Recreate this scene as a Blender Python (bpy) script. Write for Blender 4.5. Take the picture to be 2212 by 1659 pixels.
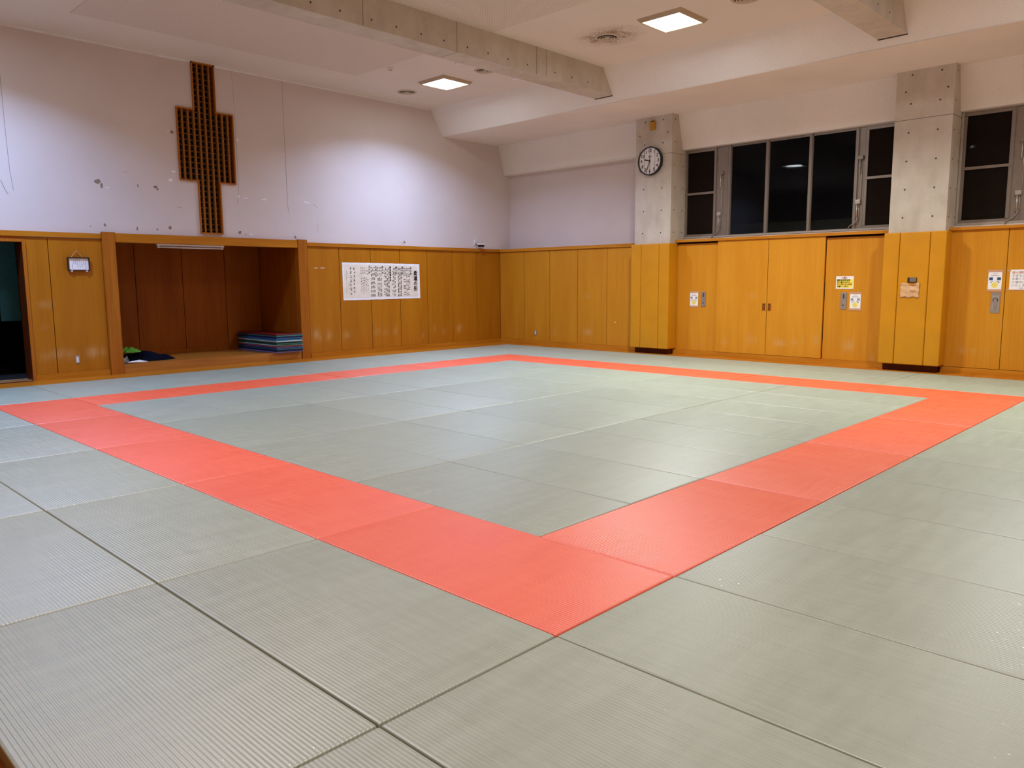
import bpy, bmesh, math, random
from mathutils import Matrix, Vector
random.seed(7)
for o in list(bpy.data.objects): bpy.data.objects.remove(o)
C = bpy.context.scene.collection
S = 0.91          # one plan unit = the width of a tatami mat (0.91 m)
# plan coordinates: u grows from the front corner of the red square to the window wall,
# v grows from the front corner to the alcove wall; world = (-u, -v, z) * S

# ------------------------------------------------------------ camera
def rot3(a, b, c):
    cy, sy, cp, sp, cr, sr = math.cos(a), math.sin(a), math.cos(b), math.sin(b), math.cos(c), math.sin(c)
    f = Vector((cp*cy, cp*sy, sp)); rt = Vector((sy, -cy, 0)); up = rt.cross(f)
    return cr*rt+sr*up, -sr*rt+cr*up, f
cam = bpy.data.objects.new('camera', bpy.data.cameras.new('camera')); C.objects.link(cam)
rt, up, fw = rot3(3.9086, -0.1302, -0.0060)
m = Matrix.Identity(4)
for i in range(3):
    m[i][0] = rt[i]; m[i][1] = up[i]; m[i][2] = -fw[i]
m.translation = Vector((2.5812, 2.2159, 1.6109))*S
cam.matrix_world = m
cam.data.sensor_width = 36; cam.data.lens = 1681.4/2212*36
cam.data.clip_start = 0.05; cam.data.clip_end = 200
bpy.context.scene.camera = cam

# ------------------------------------------------------------ world, exposure
sc = bpy.context.scene
w = bpy.data.worlds.new('night'); sc.world = w; w.use_nodes = True
w.node_tree.nodes['Background'].inputs[0].default_value = (0.10, 0.13, 0.25, 1)
w.node_tree.nodes['Background'].inputs[1].default_value = 0.004
sc.view_settings.view_transform = 'Standard'; sc.view_settings.look = 'None'
sc.view_settings.gamma = 1; sc.view_settings.use_curve_mapping = False
sc.view_settings.exposure = 0.0
LAMP_SPREAD = 138   # recessed downlights; warmth and output are tuned lamp by lamp
LAMPS = [((8.66, 10.50), 165, (.45, .60, 1)), ((8.65, 5.0), 187, (.95, 1, .97)), ((8.65, -.5), 150, (.93, 1, .94)), ((.15, 10.5), 185, (.36, .54, 1)), ((.15, 5.0), 78, (1, .93, .98)), ((.15, -.5), 66, (1, .92, .90))]

# ------------------------------------------------------------ materials
def lin(h):
    r = []
    for i in (0, 2, 4):
        c = int(h[i:i+2], 16)/255
        r.append(c/12.92 if c <= .04045 else ((c+.055)/1.055)**2.4)
    return (*r, 1)
class NT:
    def __init__(s, name):
        s.m = bpy.data.materials.new(name); s.m.use_nodes = True; s.t = s.m.node_tree
        s.b = s.t.nodes['Principled BSDF']; s.out = s.t.nodes['Material Output']
    def n(s, typ, **k):
        x = s.t.nodes.new(typ)
        for a, v in k.items():
            if a.startswith('i_'):
                key = a[2:]; key = int(key) if key.isdigit() else key.replace('_', ' ')
                x.inputs[key].default_value = v
            else: setattr(x, a, v)
        return x
    def l(s, a, b): s.t.links.new(a, b)
    def mapping(s, scale, pos=True, rot=(0, 0, 0)):
        if pos: src = s.n('ShaderNodeNewGeometry').outputs['Position']
        else: src = s.n('ShaderNodeTexCoord').outputs['Object']
        mp = s.n('ShaderNodeMapping'); mp.inputs['Scale'].default_value = scale; mp.inputs['Rotation'].default_value = rot
        s.l(src, mp.inputs['Vector']); return mp.outputs['Vector']
    def noise(s, vec, scale=1, detail=3, rough=.5):
        x = s.n('ShaderNodeTexNoise'); x.inputs['Scale'].default_value = scale
        x.inputs['Detail'].default_value = detail; x.inputs['Roughness'].default_value = rough
        s.l(vec, x.inputs['Vector']); return x.outputs['Fac']
    def ramp(s, fac, stops):
        x = s.n('ShaderNodeValToRGB'); e = x.color_ramp.elements
        while len(e) < len(stops): e.new(.5)
        for q, (p, c) in zip(e, stops): q.position = p; q.color = c
        s.l(fac, x.inputs[0]); return x.outputs[0]
    def mix(s, fac, a, b, mode='MIX'):
        x = s.n('ShaderNodeMix', data_type='RGBA', blend_type=mode)
        for sock, v in ((x.inputs[0], fac), (x.inputs[6], a), (x.inputs[7], b)):
            if hasattr(v, 'is_linked'): s.l(v, sock)
            else: sock.default_value = v
        return x.outputs[2]
    def math(s, op, a, b=0., c=None, clamp=False):
        x = s.n('ShaderNodeMath', operation=op); x.use_clamp = clamp
        for i, v in enumerate((a, b) if c is None else (a, b, c)):
            if hasattr(v, 'is_linked'): s.l(v, x.inputs[i])
            else: x.inputs[i].default_value = v
        return x.outputs[0]
    def bump(s, h, strength, dist=.01):
        x = s.n('ShaderNodeBump'); x.inputs['Strength'].default_value = strength; x.inputs['Distance'].default_value = dist
        s.l(h, x.inputs['Height']); s.l(x.outputs[0], s.b.inputs['Normal'])
    def col(s, v):
        if hasattr(v, 'is_linked'): s.l(v, s.b.inputs['Base Color'])
        else: s.b.inputs['Base Color'].default_value = v
    def rough(s, v):
        if hasattr(v, 'is_linked'): s.l(v, s.b.inputs['Roughness'])
        else: s.b.inputs['Roughness'].default_value = v
def flat(name, h, rough=.6, metal=0., spec=.5, var=.06, nscale=12):
    t = NT(name); c = lin(h)
    f = t.noise(t.mapping((1, 1, 1)), nscale, 3)
    lo = tuple(x*(1-var) for x in c[:3])+(1,); hi = tuple(min(1, x*(1+var)) for x in c[:3])+(1,)
    t.col(t.ramp(f, [(.3, lo), (.7, hi)])); t.rough(rough)
    t.b.inputs['Metallic'].default_value = metal; t.b.inputs['Specular IOR Level'].default_value = spec
    return t.m
def wood(name, h1, h2, grain='z', rough=.38, fine=70, wear=False, spec=.4):
    t = NT(name)
    sc_ = {'z': (1, 1, .02), 'x': (.02, 1, 1), 'y': (1, .02, 1)}[grain]
    v = t.mapping(sc_)
    f1 = t.noise(v, fine, 4, .6)
    f2 = t.noise(t.mapping({'z': (1, 1, .12), 'x': (.12, 1, 1), 'y': (1, .12, 1)}[grain]), 5, 3)
    f = t.math('ADD', t.math('MULTIPLY', f1, .55), t.math('MULTIPLY', f2, .45))
    c = t.ramp(f, [(.36, lin(h1)), (.64, lin(h2))])
    if wear:
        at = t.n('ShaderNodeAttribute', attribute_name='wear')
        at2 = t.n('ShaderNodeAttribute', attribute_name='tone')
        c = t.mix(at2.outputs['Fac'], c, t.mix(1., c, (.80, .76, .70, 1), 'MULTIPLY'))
        nz = t.noise(t.mapping((1, 1, .5)), 26, 5, .65)
        k = t.math('MULTIPLY', at.outputs['Fac'], t.math('MULTIPLY_ADD', nz, 1.6, -.15, clamp=True))
        c = t.mix(k, c, lin('d0a268'))
        t.rough(t.math('MULTIPLY_ADD', k, .3, rough))
    else: t.rough(rough)
    t.col(c); t.b.inputs['Specular IOR Level'].default_value = spec
    t.bump(f1, .06, .002)
    return t.m
M = {}
M['panel'] = wood('wood_panel', 'aa660a', 'bc7612', wear=True, rough=.45, spec=.25)
M['panel_lit'] = wood('wood_panel_lit', 'cc8418', 'd99526', wear=True, rough=.45, spec=.25)  # lighter copy of the board wood; window-side light is in its colour
M['rail'] = wood('wood_rail_u', 'a8620c', 'c47e1c', 'x', spec=.25)
M['rail_v'] = wood('wood_rail_v', 'b46c10', 'd08a24', 'y', spec=.25)
M['post'] = wood('wood_post', '9b540e', 'b46c1c', 'z', spec=.25)
M['border'] = wood('wood_floor', 'a55c0e', 'c47a1e', 'x', rough=.35, spec=.3)
M['shelf'] = wood('wood_shelf', '9a5c1e', 'b8792f', 'x', rough=.3)
M['alcove'] = wood('wood_alcove', '8a4404', 'a25a0a', wear=True, rough=.5, spec=.15)  # shade of the recess is put into this darker base colour
M['gap'] = flat('groove', '2a1206', .9, var=.1)
def paint(name, h, bump=.15, scale=350, speck=None, streak=False):
    t = NT(name)
    v = t.mapping((1, 1, 1))
    f = t.noise(v, 1.1, 4); c0 = lin(h)
    c = t.ramp(f, [(.3, tuple(x*.93 for x in c0[:3])+(1,)), (.7, c0)])
    n = t.noise(v, scale, 2)
    if speck:
        sp = t.noise(v, speck, 2, .6)
        c = t.mix(t.ramp(sp, [(.60, (0, 0, 0, 1)), (.70, (1, 1, 1, 1))]), c, tuple(x*.72 for x in c0[:3])+(1,))
        t.bump(t.math('ADD', n, sp), bump, .01)
    else: t.bump(n, bump, .003)
    t.col(c); t.rough(.85); t.b.inputs['Specular IOR Level'].default_value = .2
    return t.m
M['wall'] = paint('painted_wall', 'd9cdc6')
M['stucco'] = paint('stucco', 'f2eee6', .25, 260, speck=110)
M['soffit'] = paint('soffit_paint', 'ece4d9', .08)
# ceiling with the dark dirt ring blown around one diffuser
t = NT('ceiling_paint'); v = t.mapping((1, 1, 1))
c0 = lin('e6ded2')
c = t.ramp(t.noise(v, .8, 4), [(.3, tuple(x*.94 for x in c0[:3])+(1,)), (.7, c0)])
mp = t.n('ShaderNodeVectorMath', operation='SUBTRACT'); mp.inputs[1].default_value = (-8.62*S, -6.22*S, 5.76*S)
t.l(v, mp.inputs[0])
ms = t.n('ShaderNodeVectorMath', operation='MULTIPLY'); ms.inputs[1].default_value = (1, .85, 0); t.l(mp.outputs[0], ms.inputs[0])
ln = t.n('ShaderNodeVectorMath', operation='LENGTH'); t.l(ms.outputs[0], ln.inputs[0]); d = ln.outputs['Value']
band = t.ramp(d, [(.0, (1, 1, 1, 1)), (.22, (1, 1, 1, 1)), (.30, (.78, .78, .78, 1)), (.55, (0, 0, 0, 1))])
sp = t.noise(v, 55, 3, .7); lump = t.noise(v, 5, 2)
k = t.math('MULTIPLY', band, t.math('MULTIPLY_ADD', lump, 1.8, -.25, clamp=True))
k = t.math('ADD', t.math('MULTIPLY', k, .30), t.math('MULTIPLY', t.math('GREATER_THAN', t.math('ADD', sp, t.math('MULTIPLY', k, .26)), .67), t.math('MINIMUM', t.math('MULTIPLY', band, 2.), .55)))
c = t.mix(t.math('MINIMUM', k, 1.), c, lin('7a5730'))
t.col(c); t.rough(.9); t.b.inputs['Specular IOR Level'].default_value = .15; t.bump(t.noise(v, 160, 3), .2, .006)
M['ceiling'] = t.m
# perforated ceiling board: rows of small holes running toward the alcove wall
t = NT('perforated_board'); v = t.mapping((1/.034, 1/.034, 1))
sep = t.n('ShaderNodeSeparateXYZ'); t.l(v, sep.inputs[0])
fx = t.math('ABSOLUTE', t.math('SUBTRACT', t.math('FRACT', sep.outputs[0]), .5))
fy = t.math('ABSOLUTE', t.math('SUBTRACT', t.math('FRACT', sep.outputs[1]), .5))
hole = t.math('LESS_THAN', t.math('ADD', t.math('POWER', t.math('MULTIPLY', fx, 1.0), 2.), t.math('POWER', fy, 2.)), .055)
t.col(t.mix(t.math('MULTIPLY', hole, .6), lin('e2d7ca'), lin('66564a'))); t.rough(.9); t.b.inputs['Specular IOR Level'].default_value = .1
M['perf'] = t.m
# concrete
t = NT('concrete'); v = t.mapping((1, 1, 1))
a = t.noise(v, 2.2, 6, .6); b = t.noise(t.mapping((1, 1, .3)), 7, 4)
c = t.ramp(t.math('ADD', t.math('MULTIPLY', a, .65), t.math('MULTIPLY', b, .35)), [(.36, lin('bbb2a2')), (.5, lin('c7beaf')), (.66, lin('d0c8bb'))])
c = t.mix(t.math('MULTIPLY', t.math('GREATER_THAN', t.noise(v, 42, 2, .5), .74), .5), c, lin('5d564c'))
t.col(c); t.rough(.75); t.bump(t.noise(v, 60, 4), .12, .004); M['concrete'] = t.m
M['tie'] = flat('tie_hole', '6d655b', .9); M['tie_dark'] = flat('tie_hole_core', '3c352e', .9)
# tatami style vinyl mats
def matmat(name, h, h2):
    t = NT(name); oi = t.n('ShaderNodeObjectInfo')
    v = t.mapping((1, 1, 1), pos=False)
    off = t.n('ShaderNodeVectorMath', operation='ADD'); t.l(v, off.inputs[0])
    cm = t.n('ShaderNodeCombineXYZ'); t.l(t.math('MULTIPLY', oi.outputs['Random'], 37.), cm.inputs[0]); t.l(cm.outputs[0], off.inputs[1])
    st = t.n('ShaderNodeMapping'); st.inputs['Scale'].default_value = (14, 2.0, 1); t.l(off.outputs[0], st.inputs[0])
    st2 = t.n('ShaderNodeMapping'); st2.inputs['Scale'].default_value = (3.0, 45, 1); t.l(off.outputs[0], st2.inputs[0])
    f = t.math('ADD', t.math('MULTIPLY', t.noise(st.outputs[0], 1, 3), .5), t.math('MULTIPLY', t.noise(st2.outputs[0], 1, 3), .5))
    c = t.ramp(f, [(.38, lin(h)), (.62, lin(h2))])
    c = t.mix(1., c, oi.outputs['Color'], 'MULTIPLY')
    t.col(c); wv = t.noise(off.outputs[0], 260, 2)
    gl_ = t.n('ShaderNodeMapping'); gl_.inputs['Scale'].default_value = (45, 260, 1); t.l(off.outputs[0], gl_.inputs[0])
    shiny = t.math('MULTIPLY', t.math('GREATER_THAN', t.noise(gl_.outputs[0], 1, 1), .74), .22)
    t.rough(t.math('SUBTRACT', t.math('MULTIPLY_ADD', f, .16, .36), shiny)); t.b.inputs['Specular IOR Level'].default_value = .8; t.b.inputs['IOR'].default_value = 1.85
    t.bump(wv, .12, .002)
    return t.m
M['mat_grey'] = matmat('mat_grey_green', '969e8b', 'a1a997')
M['mat_red'] = matmat('mat_red', 'ee562c', 'f46236')
M['pad'] = flat('pad_vinyl', 'cc8a14', .45, spec=.3, var=.05, nscale=3)
M['white'] = flat('white_plastic', 'e8e6e4', .4); M['paper'] = flat('paper', 'f2eff0', .7, var=.02)
M['paper_old'] = flat('aged_paper', 'eaddc6', .8, var=.08, nscale=8); M['paper_edge'] = flat('paper_edge', 'f0ece8', .8)
M['yellow_paper'] = flat('yellow_paper', 'f4e34a', .7, var=.1, nscale=9)
M['ink'] = flat('ink', '14110f', .7); M['grey_ink'] = flat('grey_ink', '8c8a90', .7); M['red_ink'] = flat('red_ink', 'b5541e', .7)
M['blue'] = flat('blue_print', '4a86bd', .7); M['blue_pale'] = flat('pale_blue_print', 'b7c9dc', .7); M['navy'] = flat('navy_print', '1d2a44', .7)
M['yellow'] = flat('yellow_print', 'f0dd6a', .7, var=.1); M['tape'] = flat('clear_tape', 'cf9c78', .3, spec=.6)
M['alu'] = flat('anodised_aluminium', '8c8176', .4, metal=.55); M['alu_l'] = flat('light_aluminium', 'b9b2a8', .35, metal=.5)
M['steel'] = flat('brushed_steel', 'aba5a2', .35, metal=.6); M['black'] = flat('black_plastic', '111111', .35)
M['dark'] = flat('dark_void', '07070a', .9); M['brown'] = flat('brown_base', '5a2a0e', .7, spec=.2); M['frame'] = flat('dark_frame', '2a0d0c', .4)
M['jamb'] = flat('jamb_in_shade', '58290b', .5, spec=.2); M['string'] = flat('string', 'c8a078', .8); M['torn'] = flat('torn_cloth_tape', 'd8ab7e', .8, var=.1, nscale=30); M['ybox'] = flat('amber_box', 'b98920', .5)  # jamb colour is darkened to hold the shade of the doorway reveal
M['teal'] = flat('teal_panel', '4a96a0', .6); M['vent'] = flat('vent_metal', 'c6b7a2', .5); M['vent_dark'] = flat('vent_dark', '241b14', .8)
M['lampframe'] = flat('lamp_frame', 'b8a286', .6); M['cable'] = flat('grey_cable', '8f8a84', .5); M['chip'] = flat('bare_plaster', '8d7c6d', .9)
M['chip_w'] = flat('white_scuff', 'f2f0f0', .8); M['crack'] = flat('crack', '857e7a', .9); M['lattice'] = wood('lattice_wood', '855018', '9e6626', 'z', spec=.2); M['outside'] = flat('outside_wall', '6b6f60', .9)
def emis(name, h, st):
    t = NT(name); t.col(lin(h)); t.b.inputs['Emission Color'].default_value = lin(h); t.b.inputs['Emission Strength'].default_value = st
    return t.m
M['lens'] = emis('lamp_lens', 'e6f2ff', 45); M['tray'] = emis('lamp_reflector', 'f4fbf0', 4)
t = NT('window_glass'); fr = t.n('ShaderNodeFresnel'); fr.inputs[0].default_value = 1.22
gl = t.n('ShaderNodeBsdfGlossy'); gl.inputs['Roughness'].default_value = .015; tr = t.n('ShaderNodeBsdfTransparent'); tr.inputs[0].default_value = (.8, .82, .8, 1)
mx = t.n('ShaderNodeMixShader'); t.l(fr.outputs[0], mx.inputs[0]); t.l(tr.outputs[0], mx.inputs[1]); t.l(gl.outputs[0], mx.inputs[2]); t.l(mx.outputs[0], t.out.inputs[0])
M['glass'] = t.m
t = NT('insect_screen'); di = t.n('ShaderNodeBsdfDiffuse'); di.inputs[0].default_value = lin('2a211b'); tr = t.n('ShaderNodeBsdfTransparent')
mx = t.n('ShaderNodeMixShader'); mx.inputs[0].default_value = .42; t.l(tr.outputs[0], mx.inputs[1]); t.l(di.outputs[0], mx.inputs[2]); t.l(mx.outputs[0], t.out.inputs[0])
M['screen'] = t.m

# ------------------------------------------------------------ mesh builder
class B:
    """collects shapes; world=True takes plan coordinates (u, v, z), else local x, y, z in plan units"""
    def __init__(s, world=False): s.bm = bmesh.new(); s.w = world; s.mi = 0; s.wear = None
    def P(s, p): return Vector((-p[0]*S, -p[1]*S, p[2]*S)) if s.w else Vector(p)*S
    def face(s, pts, mi=None):
        f = s.bm.faces.new([s.bm.verts.new(s.P(p)) for p in pts]); f.material_index = s.mi if mi is None else mi; return f
    def box(s, x0, x1, y0, y1, z0, z1, bev=0, mi=None, seg=2):
        r = bmesh.ops.create_cube(s.bm, size=1); vs = r['verts']
        a, b = s.P((x0, y0, z0)), s.P((x1, y1, z1))
        for q in vs: q.co = Vector([a[i]+(b[i]-a[i])*(q.co[i]+.5) for i in range(3)])
        fs = list({f for q in vs for f in q.link_faces})
        if any((b[i]-a[i]) < 0 for i in range(3)) and sum((b[i]-a[i]) < 0 for i in range(3)) % 2: bmesh.ops.reverse_faces(s.bm, faces=fs)
        for f in fs: f.material_index = s.mi if mi is None else mi
        if bev:
            es = list({e for q in vs for e in q.link_edges})
            r = bmesh.ops.bevel(s.bm, geom=es, offset=bev*S, segments=seg, affect='EDGES', profile=.6)
            for f in r['faces']: f.material_index = s.mi if mi is None else mi
    def prism(s, prof, y0, y1, mi=None):
        """prof: list of (x, z); extruded along y"""
        a = [s.bm.verts.new(s.P((x, y0, z))) for x, z in prof]; b = [s.bm.verts.new(s.P((x, y1, z))) for x, z in prof]
        n = len(prof); fs = [s.bm.faces.new(a), s.bm.faces.new(b[::-1])]
        for i in range(n): fs.append(s.bm.faces.new([a[i], b[i], b[(i+1) % n], a[(i+1) % n]][::-1]))
        for f in fs: f.material_index = s.mi if mi is None else mi
    def poly(s, pts, z0, z1, mi=None):
        """pts: (x, y); extruded along z"""
        a = [s.bm.verts.new(s.P((x, y, z0))) for x, y in pts]; b = [s.bm.verts.new(s.P((x, y, z1))) for x, y in pts]
        n = len(pts); fs = [s.bm.faces.new(a[::-1]), s.bm.faces.new(b)]
        for i in range(n): fs.append(s.bm.faces.new([a[i], a[(i+1) % n], b[(i+1) % n], b[i]]))
        for f in fs: f.material_index = s.mi if mi is None else mi
    def tube(s, pts, r, n=8, mi=None, r2=None):
        pts = [s.P(p) for p in pts]; rings = []
        for i, p in enumerate(pts):
            d = (pts[min(i+1, len(pts)-1)]-pts[max(i-1, 0)]).normalized()
            x = d.orthogonal().normalized() if i == 0 else (x-d*x.dot(d)).normalized()
            y = d.cross(x); rr = (r if r2 is None else r+(r2-r)*i/(len(pts)-1))*S
            rings.append([s.bm.verts.new(p+(x*math.cos(2*math.pi*k/n)+y*math.sin(2*math.pi*k/n))*rr) for k in range(n)])
        fs = [s.bm.faces.new(rings[0][::-1]), s.bm.faces.new(rings[-1])]
        for a, b in zip(rings, rings[1:]):
            for k in range(n): fs.append(s.bm.faces.new([a[k], a[(k+1) % n], b[(k+1) % n], b[k]]))
        for f in fs: f.material_index = s.mi if mi is None else mi; f.smooth = n > 6
    def lathe(s, prof, n=40, mi=None, c=(0, 0), smooth=True):
        """prof: list of (radius, z) about a local z axis"""
        rings = []
        for r, z in prof:
            rings.append([s.bm.verts.new(s.P((c[0]+r*math.cos(2*math.pi*k/n), c[1]+r*math.sin(2*math.pi*k/n), z))) for k in range(n)] if r > 1e-6 else [s.bm.verts.new(s.P((c[0], c[1], z)))])
        for a, b in zip(rings, rings[1:]):
            for k in range(n):
                q = [a[k % len(a)], a[(k+1) % len(a)], b[(k+1) % len(b)], b[k % len(b)]]
                q = list(dict.fromkeys(q))
                if len(q) > 2:
                    f = s.bm.faces.new(q); f.material_index = s.mi if mi is None else mi; f.smooth = smooth
    def mesh(s, name, mats, fix=True):
        if fix: bmesh.ops.recalc_face_normals(s.bm, faces=s.bm.faces)
        me = bpy.data.meshes.new(name); s.bm.to_mesh(me); s.bm.free()
        for q in (mats if isinstance(mats, (list, tuple)) else [mats]): me.materials.append(M[q])
        return me
def link(name, me, parent=None, mw=None):
    o = bpy.data.objects.new(name, me); C.objects.link(o)
    if parent: o.parent = parent
    if mw is not None: o.matrix_world = mw
    return o
def tag(o, label, cat, group=None):
    o['label'] = label; o['category'] = cat
    if group: o['group'] = group
    return o
def thing(name, label, cat, mw, group=None):
    o = bpy.data.objects.new(name, None); C.objects.link(o); o.empty_display_size = .05; o.matrix_world = mw
    return tag(o, label, cat, group)
def part(name, b, mats, parent): return link(name, b.mesh(name, mats), parent)
def single(name, b, mats, label, cat, mw, group=None): return tag(link(name, b.mesh(name, mats), None, mw), label, cat, group)
def struct(name, b, mats, parent=None, fix=True):
    o = link(name, b.mesh(name, mats, fix), parent)
    if not parent: o['kind'] = 'structure'
    return o
def at(u, v, z, rz=0): return Matrix.Translation((-u*S, -v*S, z*S)) @ Matrix.Rotation(rz, 4, 'Z')
def onL(u, z, v=12.68):   # local x = image right (+u), local y = up, local z = toward the room
    m = Matrix(((-1, 0, 0, 0), (0, 0, 1, 0), (0, 1, 0, 0), (0, 0, 0, 1))); m.translation = (-u*S, -v*S, z*S); return m
def onR(v, z, u=12.45):
    m = Matrix(((0, 0, 1, 0), (1, 0, 0, 0), (0, 1, 0, 0), (0, 0, 0, 1))); m.translation = (-u*S, -v*S, z*S); return m
# text, baked to mesh
def text_into(b, body, x, y, size, z, mi, bold=0., vertical=False, align='CENTER', sx=1., pitch=None):
    cu = bpy.data.curves.new('t', 'FONT'); cu.body = '\n'.join(body) if vertical else body
    cu.size = size*S; cu.align_x = align; cu.align_y = 'TOP' if vertical else 'CENTER'
    cu.space_line = (pitch/size if pitch else .98) if vertical else 1.
    cu.fill_mode = 'FRONT'; cu.resolution_u = 3
    o = bpy.data.objects.new('t', cu); C.objects.link(o)
    bpy.context.view_layer.update()
    me = bpy.data.meshes.new_from_object(o.evaluated_get(bpy.context.evaluated_depsgraph_get()))
    base = [q.co.copy() for q in me.vertices]
    # heavier lettering: the same strokes laid down again, slightly shifted
    for k, (dx, dy) in enumerate([(0, 0)] if not bold else [(-1, 0), (1, 0), (0, -1), (0, 1)]):
        for q, c in zip(me.vertices, base): q.co = (c.x*sx+(x+dx*bold)*S, c.y+(y+dy*bold)*S, (z+k*.00006)*S)
        nf = len(b.bm.faces); b.bm.from_mesh(me); b.bm.faces.ensure_lookup_table()
        for f in b.bm.faces[nf:]: f.material_index = mi
    bpy.data.objects.remove(o); bpy.data.curves.remove(cu); bpy.data.meshes.remove(me)

# ------------------------------------------------------------ floor and mats
b = B(True); b.mi = 0
b.box(-3.7, 12.9, -2.75, 14.6, -.2, -.062)
for q in ((-3.7, -2.03, -2.75, 12.95), (12.03, 12.95, -2.75, 12.95), (-2.03, 12.03, 12.03, 12.95), (-2.03, 12.03, -2.75, -2.03)): b.box(*q, -.062, -.004)
struct('floor', b, 'border')

def mat_mesh(name, material):
    L, W, top, bot = 2*S-.005, S-.005, 0., -.055
    n = 54; a = .0017; r = .009; bm = bmesh.new()
    ys = []; pitch = (W-2*.006)/n
    for k in range(n*4+1):
        y = -W/2+.006+k*pitch/4; ph = k % 4
        ys.append((y, {0: -a, 1: -.22*a, 2: 0, 3: -.22*a}[ph]))
    ys = [(-W/2, -.030), (-W/2, -.009), (-W/2+.0015, -.0045), (-W/2+.0035, -.002)]+ys+[(W/2-.0035, -.002), (W/2-.0015, -.0045), (W/2, -.009), (W/2, -.030)]
    xs = [(0, -.055), (0, -.012), (.001, -.0085), (.003, -.005), (.006, -.0022), (.010, -.0006), (.015, 0)]
    st = [(-L/2+d, z) for d, z in xs]+[(L/2-d, z) for d, z in xs[::-1]]
    rows = []
    for i, (x, dz) in enumerate(st):
        row = []
        for y, z in ys:
            zz = dz+z if dz > -.03 else min(z, -.055)
            xx = x
            if dz <= -.0085:   # ribs also show on the rolled end
                xx = x-math.copysign((z if z > -.004 else 0)*-.6, x)
            row.append(bm.verts.new((xx, y, max(zz, bot))))
        rows.append(row)
    for ra, rb in zip(rows, rows[1:]):
        for k in range(len(ys)-1):
            f = bm.faces.new([ra[k], rb[k], rb[k+1], ra[k+1]]); f.smooth = True
    for k in (0, -1):   # side skirts down to the floor
        e = [bm.verts.new((q[k].co.x, q[k].co.y, bot)) for q in rows]
        for i in range(len(rows)-1): bm.faces.new([rows[i][k], rows[i+1][k], e[i+1], e[i]])
    bmesh.ops.recalc_face_normals(bm, faces=bm.faces)
    me = bpy.data.meshes.new(name); bm.to_mesh(me); bm.free(); me.materials.append(M[material]); return me
grey_me = mat_mesh('judo_mat_grey', 'mat_grey'); red_me = mat_mesh('judo_mat_red', 'mat_red')
ORD = ['first', 'second', 'third', 'fourth', 'fifth', 'sixth', 'seventh', 'eighth', 'ninth', 'tenth', 'eleventh', 'twelfth', 'thirteenth', 'fourteenth']
rm = random.Random(3); protos = {}
def put_mat(u, v, along, red, label, group, tone=None):
    """(u, v) = low corner; along 'u' or 'v' = direction of the 2-unit side"""
    key = 'r' if red else 'g'
    if key not in protos: o = bpy.data.objects.new('judo_mat', red_me if red else grey_me); protos[key] = o
    else: o = protos[key].copy()
    C.objects.link(o)
    cu, cv = (u+1, v+.5) if along == 'u' else (u+.5, v+1)
    jx, jy = rm.uniform(-.0012, .0012), rm.uniform(-.0012, .0012)
    o.location = (-cu*S+jx, -cv*S+jy, rm.uniform(-.0012, .0012)); o.rotation_euler = (0, 0, (0 if along == 'u' else math.pi/2)+rm.choice((0, math.pi)))
    tn = tone if tone is not None else rm.uniform(.965, 1.03)
    o.color = (tn, tn*rm.uniform(.995, 1.01), tn*rm.uniform(.985, 1.005), 1)
    tag(o, label, 'mat', group)
for k in range(5): put_mat(0, 8-2*k, 'v', True, 'red mat in the front-left side of the border, %s from the alcove end' % ORD[k], 'red mats in the front-left border')
for k in range(4): put_mat(1+2*k, 0, 'u', True, 'red mat in the right-hand side of the border, %s from the front corner' % ORD[k], 'red mats in the right-hand border')
for k in range(5): put_mat(9, 8-2*k, 'v', True, 'red mat in the window-side border, %s from the far corner' % ORD[k], 'red mats in the window-side border')
for k in range(4): put_mat(1+2*k, 9, 'u', True, 'red mat in the alcove-side border, %s from the left corner' % ORD[k], 'red mats in the alcove-side border')
TONE = {(1, 5): .93, (2, 5): .93, (1, 3): .94, (2, 3): .96, (1, 1): .93, (2, 1): .95, (3, 3): 1.03, (3, 5): 1.03}
for i in range(8):
    for j in range(4):
        put_mat(1+i, 1+2*j, 'v', False, 'grey-green mat inside red square, %s from front-left border, %s from right-hand border' % (ORD[i], ORD[j]), 'grey-green mats inside the red square', TONE.get((1+i, 1+2*j)))
for i, nm in ((-1, 'beside the red border'), (-2, 'in the outermost row')):
    for j in range(7): put_mat(i, 10-2*j, 'v', False, 'grey-green mat at front left %s, %s from alcove wall' % (nm, ORD[j]), 'grey-green mats at the front left')
for i in range(12):
    put_mat(i, -2, 'v', False, 'grey-green mat right of the red square, %s from its front corner' % ORD[i], 'grey-green mats right of the red square')
    put_mat(i, 10, 'v', False, 'grey-green mat along the alcove wall, %s counting from the left corner' % ORD[i], 'grey-green mats along the alcove wall')
for i, nm in ((10, 'beside the red border'), (11, 'next to the wooden floor edge')):
    for j in range(5): put_mat(i, 8-2*j, 'v', False, 'grey-green mat on window side %s, %s from far corner' % (nm, ORD[j]), 'grey-green mats along the window wall')

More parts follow.
